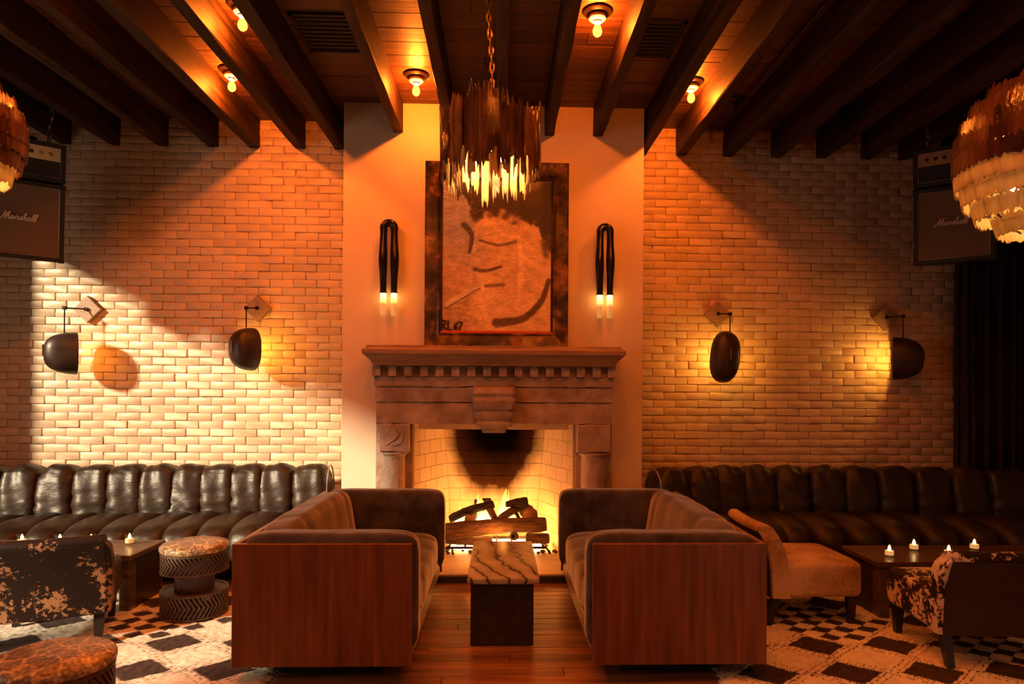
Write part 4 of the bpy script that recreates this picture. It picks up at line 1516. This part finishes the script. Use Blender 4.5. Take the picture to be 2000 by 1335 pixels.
# ================================================================== DRUM CHANDELIER
CX, CY = at(957, 300, 3.3).x, 3.3
R_CH = 97.5 * 3.3 / F_PX
t = thing('drum_chandelier', 'drum chandelier of jagged dark agate slats hanging on a chain before the painting', 'chandelier', (CX, CY, 2.45))
rc = random.Random(5)
def jag_slat(rad, ang, w, z0, z1, th, spike_b, spike_t, curve=True):
    n = 6
    us = [i / n for i in range(n + 1)]
    bots = [z0 - (rc.uniform(0, spike_b) if i % 2 else rc.uniform(0, spike_b * .35)) for i in range(n + 1)]
    tops = [z1 + (rc.uniform(0, spike_t) if i % 2 else rc.uniform(0, spike_t * .35)) for i in range(n + 1)]
    v, f = [], []
    for layer in (rad, rad - th):
        for i, u in enumerate(us):
            a = ang + (u - .5) * w
            zm1, zm2 = lerp(z0, z1, .15), lerp(z0, z1, .85)
            for z in (bots[i], zm1, zm2, tops[i]):
                k = layer + 0.004 * math.sin(z * 31 + ang * 5)
                v.append((CX + k * math.cos(a), CY + k * math.sin(a), z))
    m = 4
    off = (n + 1) * m
    for i in range(n):
        for j in range(m - 1):
            q = (i * m + j, (i + 1) * m + j, (i + 1) * m + j + 1, i * m + j + 1)
            f.append(q)
            f.append(tuple(off + k for k in q[::-1]))
        f.append((i * m, off + i * m, off + (i + 1) * m, (i + 1) * m))
        f.append((i * m + 3, (i + 1) * m + 3, off + (i + 1) * m + 3, off + i * m + 3))
    for i in (0, n):
        for j in range(m - 1):
            f.append((i * m + j, i * m + j + 1, off + i * m + j + 1, off + i * m + j))
    return MB().add(v, f)
ztop_n, zbot_n = at(957, 184, CY - R_CH).z, at(957, 330, CY - R_CH).z
N = 34
for k in range(N):
    ang = 2 * PI * k / N
    hi = 0.075 * math.sin(ang * 3 + .4) + 0.02 * math.sin(ang * 7)
    jag_slat(R_CH + rc.uniform(-.008, .004), ang + rc.uniform(-.02, .02), 2 * PI / N * rc.uniform(1.1, 1.5), zbot_n + 0.085 + rc.uniform(-.045, .05), ztop_n - .02 + hi * .6 + rc.uniform(-.02, .02), 0.007, 0.085, 0.080).build('agate_slat', M['agate'], t)
for k in range(24):
    ang = 2 * PI * (k + .5) / 24
    jag_slat(R_CH * 0.86 + rc.uniform(-.008, .008), ang, 2 * PI / 24 * rc.uniform(.62, .86), zbot_n + 0.02 + rc.uniform(-.03, .05), zbot_n + 0.22, 0.006, 0.085, 0.02).build('agate_slat', M['agate' if k % 4 == 1 else 'agate_lit'], t, label=None if k % 4 == 1 else 'inner slat coloured paler as if lamplit')
for z in (zbot_n + .20, ztop_n - .10):
    pts = [(CX + (R_CH - .02) * math.cos(a), CY + (R_CH - .02) * math.sin(a), z) for a in [2 * PI * i / 40 for i in range(41)]]
    MB().tube(pts, .006, 6, cap=False).build('hoop', M['iron'], t)
for k in range(3):
    a = PI / 3 * k
    MB().tube([(CX + (R_CH - .02) * math.cos(a), CY + (R_CH - .02) * math.sin(a), ztop_n - .10), (CX - (R_CH - .02) * math.cos(a), CY - (R_CH - .02) * math.sin(a), ztop_n - .10)], .005, 6).build('spoke', M['iron'], t)
MB().tube([(CX, CY, ztop_n - .10), (CX, CY, ztop_n + .02)], .012, 8).build('stem', M['iron'], t)
for k in range(4):
    a = PI / 4 + PI / 2 * k
    q = (CX + .10 * math.cos(a), CY + .10 * math.sin(a), zbot_n + .16)
    h_ = MB().tube([(q[0], q[1], q[2] + .05), (q[0], q[1], ztop_n - .10)], .008, 6).build('bulb_holder', M['iron'], t)
    MB().lathe([(0.001, .05), (0.016, .04), (0.022, .01), (0.018, -.02), (0.001, -.045)], q, 10).build('bulb', M['chandelier_bulb'], h_, smooth=True)
def chain(p0, p1, parent, wire, rad, name='chain_link', mat=None, sway=0.0):
    p0, p1 = Vector(p0), Vector(p1)
    L = (p1 - p0).length
    n = max(2, int(L / (rad * 2.6)))
    prev = None
    for i in range(n):
        u = (i + .5) / n
        c = p0.lerp(p1, u) + Vector((sway * math.sin(u * 9), 0, 0))
        d = (p1 - p0).normalized()
        s = Vector((1, 0, 0)) if i % 2 else Vector((0, 1, 0))
        s = (s - d * d.dot(s)).normalized()
        pts = [c + d * math.cos(a) * L / n * .68 + s * math.sin(a) * rad * .62 for a in [2 * PI * k / 12 for k in range(13)]]
        MB().tube(pts, wire, 6, cap=False).build(name, mat or M['brass'], parent, smooth=True)
chain((CX, CY, ztop_n + .01), (CX - .005, CY, ZC - .02), t, 0.0042, .015, mat=M['copper'] if 'copper' in M else M['brass'], sway=.008)
MB().lathe([(0.055, 0), (0.055, -.012), (0.012, -.03)], (CX, CY, ZC), 20).build('canopy', M['bronze'], t, smooth=30)

# ================================================================== GLOBE CHANDELIERS AT THE TWO EDGES
def globe(label, c, R, tiers, split, seed):
    t = thing('globe_chandelier', label, 'chandelier', c, group='tiered globe chandeliers')
    c = Vector(c)
    rr = random.Random(seed)
    for k in range(tiers):
        u0 = -0.94 + 1.80 * k / tiers
        zt_, zb_ = c.z + R * (u0 + 1.80 / tiers * .92), c.z + R * u0
        um = u0 + 0.9 / tiers
        rad = R * math.sqrt(max(0.02, 1 - um * um))
        n = max(8, int(2 * PI * rad / 0.075))
        mat = M['lit_glass'] if um < split else M['amber']
        for j in range(n):
            a0 = 2 * PI * j / n
            w = 2 * PI / n * 1.02
            m = 5
            v, f = [], []
            bots = [zb_ - rr.uniform(0, .018) - (0.012 if i % 2 else 0) for i in range(m + 1)]
            tops = [zt_ - .012 + (rr.uniform(0.004, .034) if i % 2 else 0) for i in range(m + 1)]
            lean = 0.35 * um
            for lay in (0, -.006):
                for i in range(m + 1):
                    a = a0 + w * (i / m - .5)
                    for z in (bots[i], tops[i]):
                        q = rad + lay - (z - (zt_ + zb_) / 2) * lean
                        v.append((c.x + q * math.cos(a), c.y + q * math.sin(a), z))
            o_ = (m + 1) * 2
            for i in range(m):
                f += [(2 * i, 2 * i + 2, 2 * i + 3, 2 * i + 1), (o_ + 2 * i, o_ + 2 * i + 1, o_ + 2 * i + 3, o_ + 2 * i + 2), (2 * i, o_ + 2 * i, o_ + 2 * i + 2, 2 * i + 2), (2 * i + 1, 2 * i + 3, o_ + 2 * i + 3, o_ + 2 * i + 1)]
            for i in (0, m):
                f.append((2 * i, 2 * i + 1, o_ + 2 * i + 1, o_ + 2 * i))
            MB().add(v, f).build('glass_plate', mat, t)
        pts = [(c.x + (rad - .014) * math.cos(a), c.y + (rad - .014) * math.sin(a), zt_ - .02) for a in [2 * PI * i / 32 for i in range(33)]]
        MB().tube(pts, .004, 5, cap=False).build('tier_hoop', M['iron'], t)
    for k in range(4):
        a = 2 * PI * k / 4
        pts = [(c.x + math.cos(a) * (R * math.sqrt(max(.02, 1 - u * u)) - .016), c.y + math.sin(a) * (R * math.sqrt(max(.02, 1 - u * u)) - .016), c.z + R * u) for u in [-.9 + 1.8 * i / 14 for i in range(15)]]
        MB().tube(pts, .004, 5).build('rib', M['iron'], t)
    for k in range(3):
        a = 2 * PI * k / 3 + .5
        q = (c.x + R * .32 * math.cos(a), c.y + R * .32 * math.sin(a), c.z - R * .42)
        MB().lathe([(0.001, .05), (0.018, .04), (0.026, .01), (0.02, -.02), (0.001, -.045)], q, 10).build('bulb', M['chandelier_bulb'], t, smooth=True)
        MB().tube([(q[0], q[1], q[2] + .05), (q[0], q[1], c.z + R * .75), (c.x, c.y, c.z + R * .85)], .006, 6).build('bulb_holder', M['iron'], t)
    MB().lathe([(0.055, 0), (0.055, -.012), (0.012, -.03)], (c.x, c.y, ZC), 20).build('canopy', M['bronze'], t, smooth=30)
    MB().tube([(c.x, c.y, c.z + R * .82), (c.x, c.y, ZC)], .009, 8).build('stem', M['iron'], t)
    return t
cg = at(2042, 300, 3.0)
globe('big globe chandelier of jagged glass tiers, glowing cream below, cut by the right picture edge', cg, 162 * 3.0 / F_PX, 9, -0.12, 1)
cg = at(-92, 255, 3.5)
globe('globe chandelier of dark amber glass tiers, a sliver at the left picture edge', cg, 118 * 3.5 / F_PX, 8, -0.45, 2)
# ================================================================== FRAMED PAINTING ON THE MANTEL
YP = YC - 0.075
pz0 = prof[0][1] + 0.001
pA, pB = at(830, 500, YP), at(1110, 500, YP)
pz1 = at(970, 317, YP).z
x0, x1 = pA.x, pB.x
t = thing('framed_painting', 'large loose brushwork painting in tan and black, wide marbled frame, on the mantel', 'painting', ((x0 + x1) / 2, YP, pz0))
FW = 0.122
def mitre(a, b, name, mat, yf, yb, ins0, ins1, drop):
    """One frame side between outer corners a, b: sloped face from outer depth to inner depth."""
    pass
corn_o = [(x0, pz0), (x1, pz0), (x1, pz1), (x0, pz1)]
def inset(c, d): return [(c[0][0] + d, c[0][1] + d), (c[1][0] - d, c[1][1] + d), (c[2][0] - d, c[2][1] - d), (c[3][0] + d, c[3][1] - d)]
steps = [(0.0, YC - .003), (0.0, YP - .012), (0.012, YP - .020), (0.10, YP - .004), (0.112, YP - .010), (FW, YP + .002), (FW, YC - .003)]
for k in range(4):
    a, b = k, (k + 1) % 4
    rings = []
    for d, yy in steps:
        c = inset(corn_o, d)
        rings.append([(c[a][0], yy, c[a][1]), (c[b][0], yy, c[b][1])])
    loopA = [r[0] for r in rings]
    loopB = [r[1] for r in rings]
    MB().loft([loopA, loopB]).build('frame_rail', M['marbled'], t)
ci = inset(corn_o, FW)
ciR = inset(corn_o, FW + .018)
for k in range(4):
    a, b = k, (k + 1) % 4
    MB().loft([[(ci[a][0], YP + .001, ci[a][1]), (ciR[a][0], YP + .006, ciR[a][1]), (ciR[a][0], YP + .02, ciR[a][1]), (ci[a][0], YP + .02, ci[a][1])],
               [(ci[b][0], YP + .001, ci[b][1]), (ciR[b][0], YP + .006, ciR[b][1]), (ciR[b][0], YP + .02, ciR[b][1]), (ci[b][0], YP + .02, ci[b][1])]]).build('fillet', M['red'] if k == 0 else M['bronze'], t, label='red fillet' if k == 0 else None)
# the picture itself: loose abstract brushwork
gx0, gx1, gz0, gz1 = ci[0][0] + .01, ci[1][0] - .01, ci[0][1] + .01, ci[2][1] - .01
NX, NZ = 190, 250
rng = np.random.default_rng(4)
uu, vv = np.meshgrid(np.linspace(0, 1, NX), np.linspace(0, 1, NZ))
def sm(a, k):
    for _ in range(k):
        a = (a + np.roll(a, 1, 0) + np.roll(a, -1, 0) + np.roll(a, 1, 1) + np.roll(a, -1, 1)) / 5
    return a / a.std()
n_big, n_mid, n_fin = sm(rng.normal(size=uu.shape), 260), sm(rng.normal(size=uu.shape), 30), sm(rng.normal(size=uu.shape), 3)
hatch = sm(np.repeat(rng.normal(size=(NZ, NX // 10 + 1)), 10, 1)[:, :NX], 2)
tan = np.array([0.64, 0.42, 0.23]); ochre = np.array([0.70, 0.50, 0.24]); grey = np.array([0.34, 0.33, 0.40]); dark = np.array([0.018, 0.010, 0.007]); pale = np.array([0.50, 0.40, 0.30]); brown = np.array([0.17, 0.075, 0.03])
im = np.ones(uu.shape + (3,)) * tan
def blend(mask, c, k=1.0):
    global im
    m_ = np.clip(mask, 0, 1)[..., None] * k
    im = im * (1 - m_) + np.asarray(c) * m_
def sig(d, s=0.012): return 1 / (1 + np.exp(-np.clip(d / s, -40, 40)))
uw, vw = uu + 0.016 * n_mid + .006 * hatch, vv + 0.016 * np.roll(n_mid, 40, 1)
blend(sig(n_big * .5 + .1, .4), ochre, .55)
blend(sig(0.34 - uw - 0.25 * (vw - .6), .03) * sig(vw - .50, .06), grey, .95)
blend(sig(0.26 - uw, .05) * sig(.46 - vw, .1), brown, .55)
# a heavy dark mass across the top, ragged below
blend(sig(vw - (0.735 + 0.03 * np.cos((uw - .5) * 9) - .10 * (uw > .86)), .010) * sig(uw - (.16 + .10 * (vw < .86)), .010) * sig(.985 - vw, .03), dark, .97)
blend(sig(uw - .90, .012) * sig(vw - .52, .012), dark, .93)
# sweeping strokes
def stroke(pts, width, c, k=.92, rough=.5):
    p = np.array([q[:2] for q in spline([(a, b, 0) for a, b in pts], 14)])
    d = np.full(uu.shape, 9.0)
    for i in range(len(p) - 1):
        a, b = p[i], p[i + 1]
        ab = b - a
        L = (ab ** 2).sum() + 1e-9
        tt = np.clip(((uu - a[0]) * ab[0] + (vv - a[1]) * 1.3 * ab[1]) / L if False else ((uu - a[0]) * ab[0] + (vv - a[1]) * ab[1]) / L, 0, 1)
        d = np.minimum(d, np.hypot(uu - a[0] - tt * ab[0], (vv - a[1] - tt * ab[1]) * 1.35) / (width[0] + (width[1] - width[0]) * ((i + .5) / len(p))))
    blend(sig(1 - d + .10 * rough * n_fin + .12 * rough * n_mid, .10), c, k)
stroke([(.97, .34), (.90, .20), (.74, .09), (.50, .06)], (.020, .042), brown * .4)
stroke([(.20, .70), (.27, .63), (.25, .52)], (.030, .012), dark, .85)
stroke([(.34, .60), (.52, .57), (.70, .60)], (.010, .016), dark, .7)
stroke([(.30, .41), (.40, .40), (.54, .43)], (.018, .012), dark, .8)
stroke([(.40, .30), (.56, .31)], (.014, .018), brown * .5, .7)
stroke([(.06, .18), (.22, .255), (.34, .31)], (.026, .022), pale * 1.15, .85)
stroke([(.05, .155), (.22, .23), (.35, .285)], (.007, .006), dark, .7)
stroke([(.70, .62), (.72, .40), (.70, .20)], (.020, .022), ochre * 1.15, .6)
stroke([(.52, .50), (.74, .49), (.86, .47)], (.020, .018), ochre * 1.1, .5)
im = np.clip(im * (1 + .03 * n_fin[..., None] + .07 * n_mid[..., None] + .06 * hatch[..., None]), .004, .9)
P = np.stack([gx0 + uu * (gx1 - gx0), np.full(uu.shape, YP + .014) - .0012 * n_fin.clip(-1, 1), gz0 + vv * (gz1 - gz0)], -1).reshape(-1, 3)
idx = np.arange(NX * NZ).reshape(NZ, NX)
q = np.stack([idx[:-1, :-1], idx[:-1, 1:], idx[1:, 1:], idx[1:, :-1]], -1).reshape(-1, 4)
me = bpy.data.meshes.new('canvas')
me.from_pydata(P.tolist(), [], q.tolist())
ca = me.color_attributes.new('paint', 'FLOAT_COLOR', 'POINT')
full = np.ones((len(P), 4), dtype=np.float32)
full[:, :3] = im.reshape(-1, 3)
ca.data.foreach_set('color', full.ravel())
me.materials.append(M['canvas'])
o = bpy.data.objects.new('canvas', me)
COL.objects.link(o)
put_under(o, t)
MB().box(gx0, gx1, YP + .018, YP + .04, gz0, gz1).build('stretcher', M['dark_wood'], t)
# signature at the lower left
sgz, sgx = at(862, 643, YP).z, at(862, 643, YP).x
LET = {'R': [[(0, 0), (0.05, 1)], [(0.05, 1), (.55, .95), (.55, .6), (.05, .5)], [(.15, .5), (.6, 0)]], 'L': [[(.05, 1), (0, 0), (.55, .05)]],
       '6': [[(.5, 1), (.1, .55), (.1, .1), (.45, .02), (.52, .35), (.12, .42)]], '7': [[(0, .95), (.55, 1), (.2, 0)]]}
sg = MB()
for ch, ox, sc in (('R', 0, 1.0), ('L', .85, .95), ('6', 1.6, .75), ('7', 2.2, .85)):
    for st_ in LET[ch]:
        pts = [(sgx + (ox + a) * .060, YP + .011, sgz + b * .075 * sc) for a, b in (spline([(a, b, 0) for a, b in st_], 4) if False else st_)]
        sg.tube(pts, .0075, 6)
sg.build('signature', M['ink'], t)

# ================================================================== HANGING AMPLIFIERS
def script_logo(width):
    """The cabinet's script lettering as pen strokes, in a frame `width` wide."""
    def a_(o): return [[(o + .42, .40), (o + .20, .47), (o + .03, .20), (o + .14, 0), (o + .32, .12), (o + .44, .45), (o + .40, .10), (o + .50, .0), (o + .62, .12)]]
    def l_(o): return [[(o, .08), (o + .20, .45), (o + .36, .95), (o + .26, 1.08), (o + .12, .70), (o + .08, .15), (o + .18, 0), (o + .32, .12)]]
    S_ = []
    S_ += [[(-.38, .22), (-.46, .02), (-.28, -.06), (-.05, .25), (.22, .85), (.32, 1.15), (.30, .7), (.24, .08), (.30, .10), (.62, .80), (.80, 1.12), (.74, .55), (.70, .10), (.80, -.02), (.98, .14)]]
    S_ += a_(.98)
    S_ += [[(1.58, .12), (1.74, .42), (1.82, .55), (1.86, .42), (2.02, .44), (1.96, .12), (2.04, 0), (2.16, .12)]]
    S_ += [[(2.14, .10), (2.36, .40), (2.44, .56), (2.50, .28), (2.46, .02), (2.26, .02), (2.44, .03), (2.64, .12)]]
    S_ += [[(2.62, .08), (2.84, .50), (2.98, .98), (2.88, 1.08), (2.76, .60), (2.70, .0), (2.84, .34), (2.98, .44), (3.02, .30), (2.98, .08), (3.08, 0), (3.20, .12)]]
    S_ += a_(3.18)
    S_ += l_(3.78)
    S_ += l_(4.12)
    k = width / 4.9
    out = []
    for s in S_:
        out.append([((x + .16 * y + .38) * k - width / 2, y * k * 1.0 - .25 * k) for x, y in [q[:2] for q in spline([(a, b, 0) for a, b in s], 5)]])
    return out, k

def amp_stack(lab_cab, lab_head, px, py, Y, rz, pitch, W, H, HH, chain_px):
    c = at(px, py, Y)
    R = Euler((pitch, 0, rz)).to_matrix()
    D = 0.30
    def tr(mb):
        mb.v = [tuple(R @ Vector(v) + c) for v in mb.v]
        return mb
    cab = thing('speaker_cabinet', lab_cab, 'speaker', c, group='hanging speaker cabinets')
    tr(MB().bbox(-W / 2, W / 2, 0.012, D, -H / 2, H / 2, .012, 2)).build('box', M['tolex'], cab)
    rim = MB()
    e = 0.034
    for a, b, z0, z1 in ((-W / 2, W / 2, H / 2 - e, H / 2), (-W / 2, W / 2, -H / 2, -H / 2 + e), (-W / 2, -W / 2 + e, -H / 2 + e, H / 2 - e), (W / 2 - e, W / 2, -H / 2 + e, H / 2 - e)):
        rim.bbox(a, b, -.012, .0125, z0, z1, .004)
    tr(rim).build('front_frame', M['tolex'], cab)
    tr(MB().box(-W / 2 + e, W / 2 - e, 0.002, 0.0125, -H / 2 + e, H / 2 - e)).build('grille', M['grille'], cab)
    pw = .006
    pip = MB()
    i0, i1, j0, j1 = -W / 2 + e, W / 2 - e, -H / 2 + e, H / 2 - e
    pip.tube([(i0, -.003, j0), (i1, -.003, j0), (i1, -.003, j1), (i0, -.003, j1), (i0, -.003, j0)], .0042, 6)
    tr(pip).build('piping', M['piping'], cab)
    strokes, k = script_logo(W * .41)
    lg = MB()
    for s in strokes:
        lg.tube([(x - .012, -.004, z + .01) for x, z in s], [.0042 + .0022 * abs(math.sin(i * .9)) for i in range(len(s))], 6)
    tr(lg).build('logo_lettering', M['piping'], cab, smooth=True)
    for sx in (-1, 1):
        for sz in (-1, 1):
            tr(MB().cushion((sx * (W / 2 - .018), 0.006, sz * (H / 2 - .018)), (.045, .045, .045), 5, 4)).build('corner_guard', M['tolex'], cab)
    head = thing('amplifier_head', lab_head, 'amplifier', tuple(R @ Vector((0, .12, H / 2 + .014)) + c), group='hanging amplifier heads')
    zb, zt = H / 2 + .014, H / 2 + .014 + HH
    tr(MB().bbox(-W / 2, W / 2, 0.02, D - .04, zb, zt, .012, 2)).build('box', M['tolex'], head)
    rim = MB()
    for a, b, z0, z1 in ((-W / 2, W / 2, zt - e, zt), (-W / 2, W / 2, zb, zb + e), (-W / 2, -W / 2 + e, zb + e, zt - e), (W / 2 - e, W / 2, zb + e, zt - e)):
        rim.bbox(a, b, -.004, .0205, z0, z1, .004)
    tr(rim).build('front_frame', M['tolex'], head)
    j0, j1 = zb + e, zt - e
    jm = lerp(j0, j1, .56)
    pip = MB()
    pip.tube([(i0, .004, j0), (i1, .004, j0), (i1, .004, j1), (i0, .004, j1), (i0, .004, j0)], .0042, 6)
    tr(pip).build('piping', M['piping'], head)
    cp = tr(MB().box(i0, i1, .010, .0205, jm, j1)).build('control_panel', M['gold'], head)
    tr(MB().box(i0, i1, .012, .0205, j0, jm)).build('lower_panel', M['tolex'], head)
    for i in range(7):
        x = lerp(i0 + .06, i1 - .06, i / 6)
        zc = lerp(jm, j1, .5)
        rings = [[(x + r_ * math.cos(a), yy, zc + r_ * math.sin(a)) for a in [2 * PI * k_ / 12 for k_ in range(12)]] for r_, yy in ((.014, .010), (.012, -.004), (.008, -.008))]
        tr(MB().loft(rings)).build('knob', M['tolex' if i < 5 else 'brass'], cp)
    hb_ = MB()
    hb_.tube([(-.10, .12, zt), (-.09, .12, zt + .025), (.09, .12, zt + .025), (.10, .12, zt)], .010, 8)
    tr(hb_).build('handle', M['tolex'], head)
    for sx in (-1, 1):
        top = R @ Vector((sx * (W / 2 - .10), .14, zt)) + c
        chain(top, (top.x + sx * .0, top.y + .04, ZBEAM + .02), head, .005, .022, mat=M['zip'])
    return cab
amp_stack('tan grille speaker cabinet hanging at the left picture edge', 'black amplifier head on top of the left hanging cabinet', 40, 428, 5.15, math.radians(38), math.radians(9), 0.54, 0.575, 0.285, None)
amp_stack('tan grille speaker cabinet hanging at right before the curtain', 'black amplifier head with gold panel on top of the right hanging cabinet', 1862, 437, 5.15, math.radians(-38), math.radians(7), 0.54, 0.585, 0.29, None)

# ================================================================== FIRE: grate, logs, embers, flames
FZ = 0.056
t = thing('fire_grate', 'black iron grate holding the burning logs in the fireplace', 'grate', (-.06, 5.7, FZ))
gz = at(964, 1069, 5.52).z
gxl, gxr = at(866, 1069, 5.52).x, at(1072, 1069, 5.52).x
for yy in (5.52, 5.90):
    MB().tube([(gxl - .01, yy, FZ + .004), (gxl, yy, gz - .03), (gxl + .02, yy, gz), (gxr - .02, yy, gz), (gxr, yy, gz - .03), (gxr + .01, yy, FZ + .004)], .010, 8).build('grate_frame', M['iron'], t)
for i in range(7):
    x = lerp(gxl + .05, gxr - .05, i / 6)
    MB().tube([(x, 5.50, gz + .022), (x, 5.53, gz + .008), (x, 5.92, gz + .008)], .008, 6).build('grate_bar', M['iron'], t)
t2 = MB().bbox(gxl + .05, gxr - .05, 5.60, 5.84, FZ + .01, FZ + .055, .006).build('burner', M['burner'], t, label='glowing gas burner bed')
# lava rock and embers under the grate
eb, eg = MB(), MB()
re = random.Random(8)
for i in range(230):
    x, yy = re.uniform(gxl + .01, gxr + .06), re.uniform(5.50, 5.94)
    s = re.uniform(.008, .02)
    m_ = MB().cushion((x, yy, FZ + s * .8 + re.uniform(0, .012)), (s * 2.2, s * 1.8, s * 1.7), 2.4, 2)
    (eg if re.random() < .38 else eb).add(m_.v, m_.f)
tag(eb.build('lava_rock', M['coal']), 'dark lava rock scattered on the hearth under the grate', 'rock', kind='stuff')
tag(eg.build('embers', M['ember']), 'glowing orange embers under the grate', 'embers', kind='stuff')

def log(name, label, p0, p1, r0, r1, mat, seed, bend=0.02, ends=True, knot=None):
    p0, p1 = Vector(p0), Vector(p1)
    r = random.Random(seed)
    n, seg = 16, 18
    d = (p1 - p0).normalized()
    up = Vector((0, 0, 1)) if abs(d.z) < .9 else Vector((1, 0, 0))
    a_ = (up - d * d.dot(up)).normalized()
    b_ = d.cross(a_)
    off = Vector((r.uniform(0, 9), r.uniform(0, 9), r.uniform(0, 9)))
    rings = []
    for i in range(n + 1):
        u = i / n
        c = p0.lerp(p1, u) + a_ * bend * math.sin(PI * u) + b_ * bend * .5 * math.sin(2 * PI * u + seed)
        ring = []
        for j in range(seg):
            th = 2 * PI * j / seg
            rr = lerp(r0, r1, u) * (1 + .10 * mnoise.noise(Vector((u * 3, math.cos(th), math.sin(th))) + off) + .10 * mnoise.noise(Vector((u * 2.5, 4 * math.cos(th), 4 * math.sin(th))) + off) + .05 * r.uniform(-1, 1))
            if i in (0, n): rr *= .93
            ring.append(c + (a_ * math.cos(th) + b_ * math.sin(th)) * rr)
        rings.append(ring)
    o = MB().loft(rings, cap=True).build(name, mat, smooth=50)
    # the grain runs along the log: turn the object's own x axis to it
    rot = Matrix((d, b_ * -1, a_)).transposed().to_4x4() if False else Matrix((d, a_.cross(d), a_)).transposed().to_4x4()
    mw = Matrix.Translation(p0) @ rot
    o.data.transform(mw.inverted())
    o.matrix_world = mw
    tag(o, label, 'log', 'fire logs')
    if ends:
        for e_, rr, s in ((rings[0], r0, -1), (rings[-1], r1, 1)):
            c = sum(e_, Vector()) / seg
            MB().loft([[q + d * s * .001 for q in e_], [c + (q - c) * .86 + d * s * .005 for q in e_], [c + (q - c) * .3 + d * s * .007 for q in e_]]).build('cut_end', M['log_end'] if mat is M['bark'] else mat, o, smooth=30)
    if knot:
        k = Vector(knot)
        MB().lathe([(.034, -.01), (.036, .006), (.026, .014), (.016, .006), (.012, -.012), (.001, -.014)], (0, 0, 0), 14, cap=False).build('knot', M['char'], o)
        kk = o.children[-1]
        kk.matrix_parent_inverse = Matrix.Identity(4)
        kk.matrix_basis = world_of(o).inverted() @ (Matrix.Translation(k) @ Matrix.Rotation(PI / 2, 4, 'X'))
    return o
zg = gz + .016
A = lambda px, py, Y: at(px, py, Y)
log('fire_log', 'biggest brown bark log lying across the front of the grate, with a knot', A(861, 1039, 5.56), A(1066, 1023, 5.56), .066, .060, M['bark'], 1, .012, knot=A(1004, 1046, 5.495))
log('fire_log', 'stub of bark log low at the right end of the grate', A(1028, 1051, 5.60), A(1072, 1051, 5.58), .048, .042, M['bark'], 2, .0)
log('fire_log', 'bark log showing its charred underside low at the left of the grate', A(872, 1052, 5.60), A(960, 1058, 5.62), .040, .045, M['bark'], 3, .0)
log('fire_log', 'blackened branch rising over the left half of the fire', A(879, 1014, 5.64), A(964, 985, 5.68), .036, .034, M['char'], 4, .022)
log('fire_log', 'short log standing end on at the left, under the blackened branch', A(916, 1014, 5.56), A(930, 1001, 5.80), .042, .036, M['bark'], 5, .0)
log('fire_log', 'small split log leaning just left of the fire centre', A(967, 1017, 5.60), A(956, 991, 5.68), .026, .030, M['bark'], 6, .004)
log('fire_log', 'burnt stub at the back left, behind the flames', A(928, 981, 5.84), A(958, 979, 5.82), .030, .034, M['char'], 7, .0)
log('fire_log', 'split log slanting up to the right of the fire centre', A(976, 1013, 5.60), A(1012, 993, 5.70), .032, .034, M['bark'], 8, .006)
log('fire_log', 'charred wedge on top at the right of the fire', A(988, 985, 5.66), A(1030, 980, 5.66), .026, .044, M['char'], 9, .006)
log('fire_log', 'thick round log end facing out at the right of the fire', A(1036, 1005, 5.56), A(1022, 994, 5.84), .064, .058, M['bark'], 10, .0)
log('fire_log', 'thin charred stick upright between the right hand logs', A(1018, 1022, 5.64), A(1006, 998, 5.66), .014, .014, M['char'], 11, .002)

def flame_mesh(p, h, w, seed, label):
    r = random.Random(seed)
    n, seg = 12, 10
    rings = []
    for i in range(n + 1):
        u = i / n
        rad = w * (math.sin(PI * min(1, u * 1.25 + .18)) ** .8 if u < .65 else (1 - u) / .35 * math.sin(PI * (.65 * 1.25 + .18)) ** .8 if False else max(.03, (1 - u) ** .75 * (0.55 + 0.9 * min(u, .35))))
        cx_ = p[0] + .25 * w * math.sin(u * 5 + seed) * u
        cy_ = p[1] + .2 * w * math.cos(u * 4 + seed)
        rings.append([(cx_ + rad * math.cos(a) * (1 + .15 * math.sin(3 * a + seed)), cy_ + rad * .6 * math.sin(a), p[2] + h * u) for a in [2 * PI * j / seg for j in range(seg)]])
    o = MB().loft(rings).build('flame', M['flame'], smooth=True)
    return tag(o, label, 'flame', 'flames of the fire')
for i, (px, pyb, Y, h, w, lab) in enumerate(((944, 1026, 5.70, .24, .085, 'broad bright flame in the gap between the left hand logs'), (935, 1000, 5.78, .16, .028, 'thin flame tongue before the burnt back stub'),
        (986, 1024, 5.72, .30, .070, 'tall flame between the two log heaps'), (1000, 1028, 5.70, .18, .075, 'flame under the slanting right hand log'), (992, 1000, 5.78, .19, .022, 'thin flame tongue left of the charred wedge'),
        (898, 1020, 5.78, .15, .050, 'flame behind the left end of the blackened branch'), (1052, 1030, 5.76, .14, .05, 'flame behind the thick round log end'), (966, 1036, 5.84, .20, .05, 'flame at the back of the fire, middle'),
        (1066, 1048, 5.62, .09, .035, 'low flame at the right end of the grate'), (872, 1050, 5.66, .10, .04, 'low flame at the left end of the grate'))):
    flame_mesh(at(px, pyb, Y), h, w, i, lab)
# the fire's own light
for i, (px, py, Y, e) in enumerate(((925, 1022, 5.74, 19), (1012, 1020, 5.76, 28), (968, 1050, 5.38, 7))):
    L = bpy.data.lights.new('fire_light', 'POINT')
    L.energy = e
    L.color = (1.0, 0.30, 0.045)
    L.shadow_soft_size = 0.09
    lo = bpy.data.objects.new('fire_light', L)
    lo.location = at(px, py, Y)
    COL.objects.link(lo)
